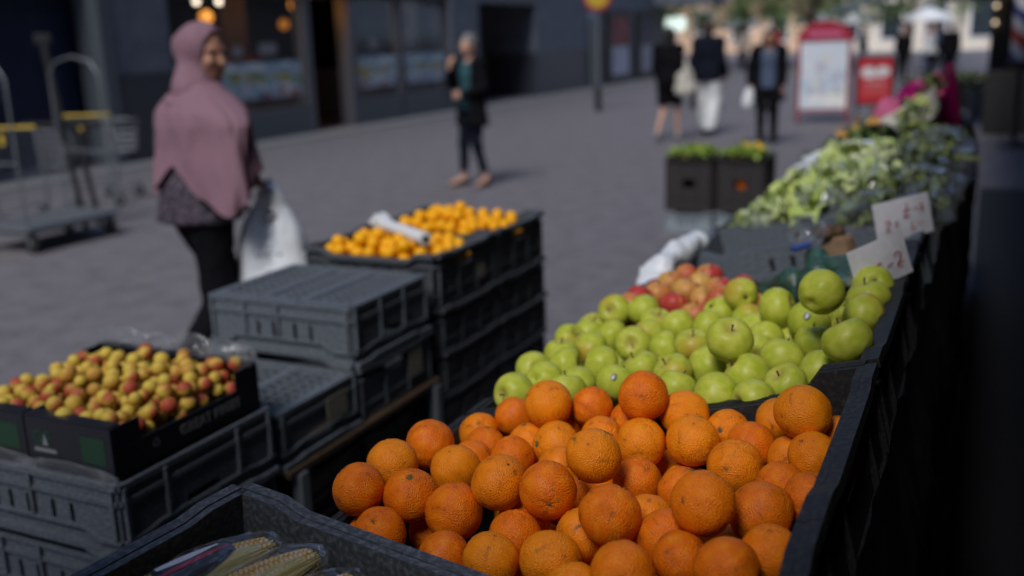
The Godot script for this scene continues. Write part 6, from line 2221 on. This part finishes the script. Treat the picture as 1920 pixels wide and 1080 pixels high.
func carrier_bag(label: String, called: String, at: Vector3, w: float, hgt: float, mt: Material, turn: float, sd: int, fill := 1.0) -> Node3D:
	# hangs from its handles at the node's origin
	var o := thing(called, label, "bag", at, turn)
	var b := Blob.new(Vector3(-w * 0.8, -hgt * 1.12, -w * 0.6), Vector3(w * 0.8, 0.05, w * 0.6), 0.011)
	b.cap(Vector3(0, -hgt * 0.14, 0), Vector3(-w * 0.02, -hgt * 0.52, 0), w * 0.16, w * 0.36, 0.08, 0.62)
	b.cap(Vector3(-w * 0.02, -hgt * 0.5, 0), Vector3(w * 0.02, -hgt * 0.82, 0), w * 0.36, w * 0.46 * fill, 0.08, 0.64)
	b.cap(Vector3(-w * 0.22, -hgt * 0.88, 0), Vector3(w * 0.22, -hgt * 0.84, 0), w * 0.24 * fill, w * 0.26 * fill, 0.08, 0.8)
	b.folds(cloth_noise(sd, 8.0), 0.010, Vector3(1, 0.22, 1))
	obj("bag", b.mesh(), mt, o)
	for s in [-1.0, 1.0]:
		var mb := MB.new()
		mb.tube([Vector3(0.0, 0.012, 0.012 * s), Vector3(0.035 * s, -hgt * 0.08, 0.006 * s), Vector3(0.02 * s, -hgt * 0.22, 0)], [0.008, 0.012, 0.02], 8)
		obj("handle", mb.mesh(), mt, o)
	return o


func scarf_woman() -> void:
	var j := standing(1.71)
	for q0 in ["head", "neck", "shoulder_l", "shoulder_r", "chest"]: j[q0] += Vector3(0, 0, {"head": 0.075, "chest": 0.02}.get(q0, 0.045))
	stride(j, 1.05, "l")
	j.knee_r += Vector3(0, 0, -0.05)
	# the right arm is bent, the bag hanging from the hand
	j.shoulder_l += Vector3(-0.015, -0.045, -0.01)
	j.shoulder_r += Vector3(0.02, -0.045, -0.01)
	j.turn = -1.2
	j.nod = 0.08
	j.elbow_r = Vector3(-0.30, 1.15, -0.02)
	j.elbow_l = Vector3(0.19, 1.12, 0.05)
	j.wrist_l = Vector3(0.10, 1.0, 0.22)
	j.wrist_r = Vector3(-0.225, 1.06, 0.15)
	j.fingers_r = Vector3(0.35, -0.35, 0.7)
	var at := Vector3(-3.10, 0, -3.34)
	var face := Vector3(0.38, 0, -0.925)
	var o := person("person in a mauve headscarf and dark trousers carrying a white plastic bag", at, face, j, m.skin_tan, 0.0145, {"r": [Vector3(0.4, -0.9, 0), 1.1]})
	trousers(o, "trousers", j, m.black_cloth, 0.0145, 0.012, 0.06)
	shoes(o, j, m.leather_black, 0.012)
	var tu := Blob.new(Vector3(-0.4, 0.84, -0.4), Vector3(0.4, 1.25, 0.4), 0.0145)
	tu.cap(j.waist + Vector3(0, 0.06, 0), j.pelvis, 0.145, 0.185, 0.05, 0.82)
	tu.cap(j.pelvis, Vector3(0, 0.84, -0.01), 0.185, 0.215, 0.05, 0.84)
	tu.folds(cloth_noise(5, 6.0), 0.018)
	tu.cut(Vector3(0, 0.885, 0), Vector3.DOWN)
	tu.cut(Vector3(0, 1.2, 0), Vector3.UP)
	obj("tunic", tu.mesh(), m.flower_print, o)
	var sl := Blob.new(j.elbow_r.min(j.wrist_r) - Vector3.ONE * 0.09, j.elbow_r.max(j.wrist_r) + Vector3.ONE * 0.09, 0.0115)
	sl.cap(j.elbow_r.lerp(j.wrist_r, 0.3), j.elbow_r.lerp(j.wrist_r, 0.93), 0.046, 0.040, 0.02)
	sl.folds(cloth_noise(6, 12.0), 0.012, Vector3.ONE)
	obj("sleeve", sl.mesh(), m.black_cloth, o)
	# headscarf: a hood round the face, and a shawl falling from the neck over shoulders and back, its hem in points
	var h: Vector3 = j.head
	var q := head_basis(j)
	var b := Blob.new(h - Vector3(0.22, 0.26, 0.22), h + Vector3(0.22, 0.2, 0.22), 0.0105)
	b.ell(h + q * Vector3(0, 0.028, -0.02), Vector3(0.096, 0.108, 0.116), q, 0.02)
	b.ell(h + q * Vector3(0, 0.02, -0.118), Vector3(0.052, 0.06, 0.045), q, 0.03)
	b.cap(h + q * Vector3(0, -0.05, -0.03), j.neck + Vector3(0, 0.0, -0.01), 0.082, 0.085, 0.03)
	b.cap(h + q * Vector3(0, -0.10, 0.03), j.neck + Vector3(0, -0.02, 0.0), 0.052, 0.08, 0.03)
	b.folds(cloth_noise(9, 9.0), 0.009, Vector3(1, 0.5, 1))
	b.cap(h + q * Vector3(0, 0.03, 0.078), h + q * Vector3(0, -0.058, 0.075), 0.064, 0.055, 0.01, 1.0, true)
	b.cap(h + q * Vector3(0, 0.015, 0.13), h + q * Vector3(0, -0.06, 0.13), 0.083, 0.07, 0.01, 1.0, true)
	var mb := MB.new()
	b.into(mb)
	var hem := Curve.new()
	hem.min_value = 0.8
	hem.max_value = 1.2
	for e in [[0, 1.13], [60, 1.11], [92, 1.02], [118, 0.945], [140, 1.01], [167, 1.14], [192, 1.03], [230, 0.99], [300, 1.02], [360, 1.13]]: hem.add_point(Vector2(e[0] / 360.0, e[1]))
	var ys := [1.475, 1.44, 1.405, 1.36, 1.30, 1.2, 1.1, 1.0, 0.9, 0.8]
	var wx := [0.09, 0.145, 0.225, 0.268, 0.277, 0.275, 0.285, 0.298, 0.31, 0.32]
	var wz := [0.085, 0.105, 0.135, 0.16, 0.168, 0.165, 0.18, 0.195, 0.21, 0.22]
	var p := PackedVector3Array()
	var inner := PackedVector3Array()
	var fn := cloth_noise(15, 2.2)
	for r in 40:
		var s := r / 39.0
		for k in 96:
			# rows run from the hem up; k runs counter-clockwise seen from above, starting ahead
			var an := TAU * k / 96.0
			var deg := fposmod(360.0 - k * 3.75, 360.0)
			var y := lerpf(hem.sample(deg / 360.0), 1.475, s)
			var i := 0
			while i < 8 and ys[i + 1] > y: i += 1
			var f := clampf((ys[i] - y) / (ys[i] - ys[i + 1]), 0.0, 1.0)
			var low := 1.0 - s
			var fold := 1.0 + low * (0.085 * sin(an * 6.0 + 1.3 + 1.5 * s) + 0.05 * sin(an * 11.0 + 0.4)) + 0.15 * fn.get_noise_3d(sin(an), y * 1.2, cos(an)) * minf(1.0, low * 3.0)
			var x := sin(an) * lerpf(wx[i], wx[i + 1], f) * fold
			var z := cos(an) * lerpf(wz[i], wz[i + 1], f) * fold + 0.03 + 0.10 * maxf(y - 1.2, 0.0)
			# over the bent right arm
			var arm := exp(-pow((deg - 98.0) / 46.0, 2.0)) * smoothstep(1.42, 1.30, y)
			x -= 0.125 * arm
			z += 0.01 * arm
			p.append(Vector3(x, y, z))
			inner.append(Vector3(x * 0.975, y + 0.003, (z - 0.015) * 0.975 + 0.015))
	mb.grid(p, 96, true)
	mb.grid(inner, 96, true, true)
	# the loose end thrown round the neck and over the back
	for e in [[0.108, 0.10, 0.034, 1.445, 0.05, 0.0], [0.155, 0.125, 0.026, 1.405, 0.085, 0.5]]:
		var ring := []
		var rad := []
		for k in 33:
			var an: float = TAU * k / 32.0 + e[5]
			ring.append(Vector3(sin(an) * e[0], e[3] - e[4] * (0.5 - 0.5 * cos(an)) + 0.012 * sin(an * 3.0), cos(an) * e[1] + 0.03))
			rad.append(e[2] * (0.75 + 0.25 * sin(an * 2.0 + 1.0)))
		mb.tube(ring, rad, 12, false)
	obj("headscarf", mb.mesh(), m.mauve_cloth, o)
	var hand: Vector3 = o.transform * (j.wrist_r + Vector3(0.01, -0.035, 0.075))
	carrier_bag("full white plastic carrier bag hanging from the hand of the person in the headscarf", "plastic_bag", hand + Vector3(0, 0.015, 0), 0.53, 0.60, m.white_bag, -0.4, 12, 1.0)


func people() -> void:
	scarf_woman()
	# the person in teal, hand at the chin
	var j := standing(1.67)
	j.turn = 0.25
	j.elbow_r = Vector3(-0.25, 1.13, 0.06)
	j.wrist_r = Vector3(-0.13, 1.30, 0.19)
	j.fingers_r = Vector3(0.3, 0.9, 0.05)
	j.elbow_l = Vector3(0.24, 1.10, 0.0)
	j.wrist_l = Vector3(0.07, 1.02, 0.20)
	j.fingers_l = Vector3(-1.0, 0.05, 0.1)
	j.knee_r += Vector3(-0.02, 0, 0.02)
	j.ankle_r += Vector3(-0.05, 0, 0.06)
	j.toe_r += Vector3(-0.07, 0, 0.06)
	j.ankle_l += Vector3(0.05, 0, -0.06)
	j.toe_l += Vector3(0.07, 0, -0.05)
	var o := person("grey haired person in a teal top and long dark cardigan, hand at the chin", Vector3(-5.2, 0, -10.0), Vector3(-0.42, 0, 0.9), j, m.skin_light, 0.018, {"r": [Vector3(0.2, 0, -1), 0.7], "l": [Vector3(0, 0, -1), 0.3]})
	top(o, "top", j, m.teal_cloth, 0.018, 0.012, 0.86, 0.0, 0.0, 0.01, 2)
	top(o, "cardigan", j, m.black_cloth, 0.018, 0.03, 0.68, 0.88, 0.12, 0.05, 4)
	trousers(o, "trousers", j, m.navy_cloth, 0.018, 0.006, 0.16)
	shoes(o, j, m.leather_black, 0.012, true)
	hair(o, j, m.hair_grey, 0.018, 0.0, 3)
	# the pair walking away
	j = standing(1.70)
	stride(j, 0.7, "r")
	j.wrist_r += Vector3(0.05, 0.05, 0.08)
	o = person("person in a black jacket and black shorts walking beside another in white trousers", Vector3(-4.42, 0, -15.05), Vector3(0.12, 0, -1), j, m.skin_light, 0.021)
	top(o, "jacket", j, m.black_cloth, 0.021, 0.035, 0.86, 0.95, 0.0, 0.0, 6)
	trousers(o, "shorts", j, m.black_cloth, 0.021, 0.022, 0.54, 0.02)
	shoes(o, j, m.print_grey, 0.014)
	hair(o, j, m.hair_dark, 0.021, 0.08, 5)
	var wx: Vector3 = o.transform * Vector3(-0.27, 1.22, -0.02)
	var tb := carrier_bag("cream cloth tote bag on the shoulder of the person in shorts", "tote_bag", wx, 0.34, 0.50, m.cream_cloth, 0.3, 21, 0.9)
	tb.rotation.y = 0.1
	j = standing(1.78)
	stride(j, 0.6, "l")
	o = person("tall person in a black jacket and wide white trousers", Vector3(-4.08, 0, -16.1), Vector3(0.1, 0, -1), j, m.skin_light, 0.022)
	top(o, "jacket", j, m.navy_cloth, 0.022, 0.05, 0.86, 0.95, 0.0, 0.0, 7)
	trousers(o, "trousers", j, m.white_cloth, 0.022, 0.02, 0.10, 0.035)
	shoes(o, j, m.leather_black, 0.014)
	hair(o, j, m.hair_brown, 0.022, 0.02, 6)
	# the person with long dark hair and an open coat, coming this way
	j = standing(1.63)
	stride(j, 0.35, "r")
	j.elbow_r += Vector3(-0.05, 0.02, 0)
	j.wrist_r += Vector3(-0.05, 0.02, 0.02)
	o = person("person with long dark hair in an open black coat over a slate blue top", Vector3(-2.86, 0, -14.75), Vector3(0.12, 0, 1), j, m.skin_tan, 0.021)
	top(o, "top", j, m.slate_cloth, 0.021, 0.012, 0.80, 0.0, 0.0, 0.02, 8)
	top(o, "coat", j, m.black_cloth, 0.021, 0.045, 0.62, 0.92, 0.13, 0.05, 9)
	trousers(o, "trousers", j, m.black_cloth, 0.021, 0.014, 0.09)
	shoes(o, j, m.leather_black, 0.014)
	hair(o, j, m.hair_dark, 0.021, 0.20, 7)
	var hand: Vector3 = o.transform * (j.wrist_r + Vector3(0.0, -0.06, 0.03))
	var hb := carrier_bag("small white bag in the hand of the person in the open coat", "hand_bag", hand, 0.30, 0.26, m.white_bag, 0.4, 33, 0.9)
	hb.rotation.y = 1.4
	# others far off on the square
	var far := [[-2.43, -33.3, "black_cloth", "black_cloth", "hair_dark", "dark dressed person walking across the square behind the small red board"], [-3.9, -36.0, "navy_cloth", "slate_cloth", "hair_brown", "person in navy by the white parasols"], [-9.2, -42.0, "sand_cloth", "navy_cloth", "hair_brown", "person in a sand coloured jacket on the square"], [-7.6, -40.0, "red_cloth", "black_cloth", "hair_dark", "person in a red top on the square"], [-1.55, -31.0, "white_cloth", "navy_cloth", "hair_grey", "person in a white shirt near the far stall"], [-1.0, -29.5, "black_cloth", "navy_cloth", "hair_dark", "person in black near the far stall"], [-2.0, -38.5, "red_cloth", "slate_cloth", "hair_brown", "person in red under the grey awning"], [-13.0, -41.0, "cream_cloth", "navy_cloth", "hair_brown", "person in cream clothes by the building corner"], [-5.6, -21.5, "red_cloth", "navy_cloth", "hair_grey", "person in a red jumper ahead of the pair"], [-1.9, -44.0, "slate_cloth", "black_cloth", "hair_dark", "person in slate grey far along the street"]]
	for k in far.size():
		var q: Array = far[k]
		j = standing(1.62 + 0.05 * (k % 4))
		stride(j, 0.3 + 0.2 * (k % 3), "l" if k % 2 else "r")
		o = person(q[5], Vector3(q[0], 0, q[1]), Vector3(sin(k * 1.9), 0, cos(k * 1.9)), j, m.skin_light, 0.028)
		top(o, "jacket", j, m[q[2]], 0.028, 0.03, 0.82, 0.9, 0.0, 0.0, k)
		trousers(o, "trousers", j, m[q[3]], 0.028, 0.016, 0.08)
		shoes(o, j, m.leather_black, 0.02)
		hair(o, j, m[q[4]], 0.028, 0.03, k)
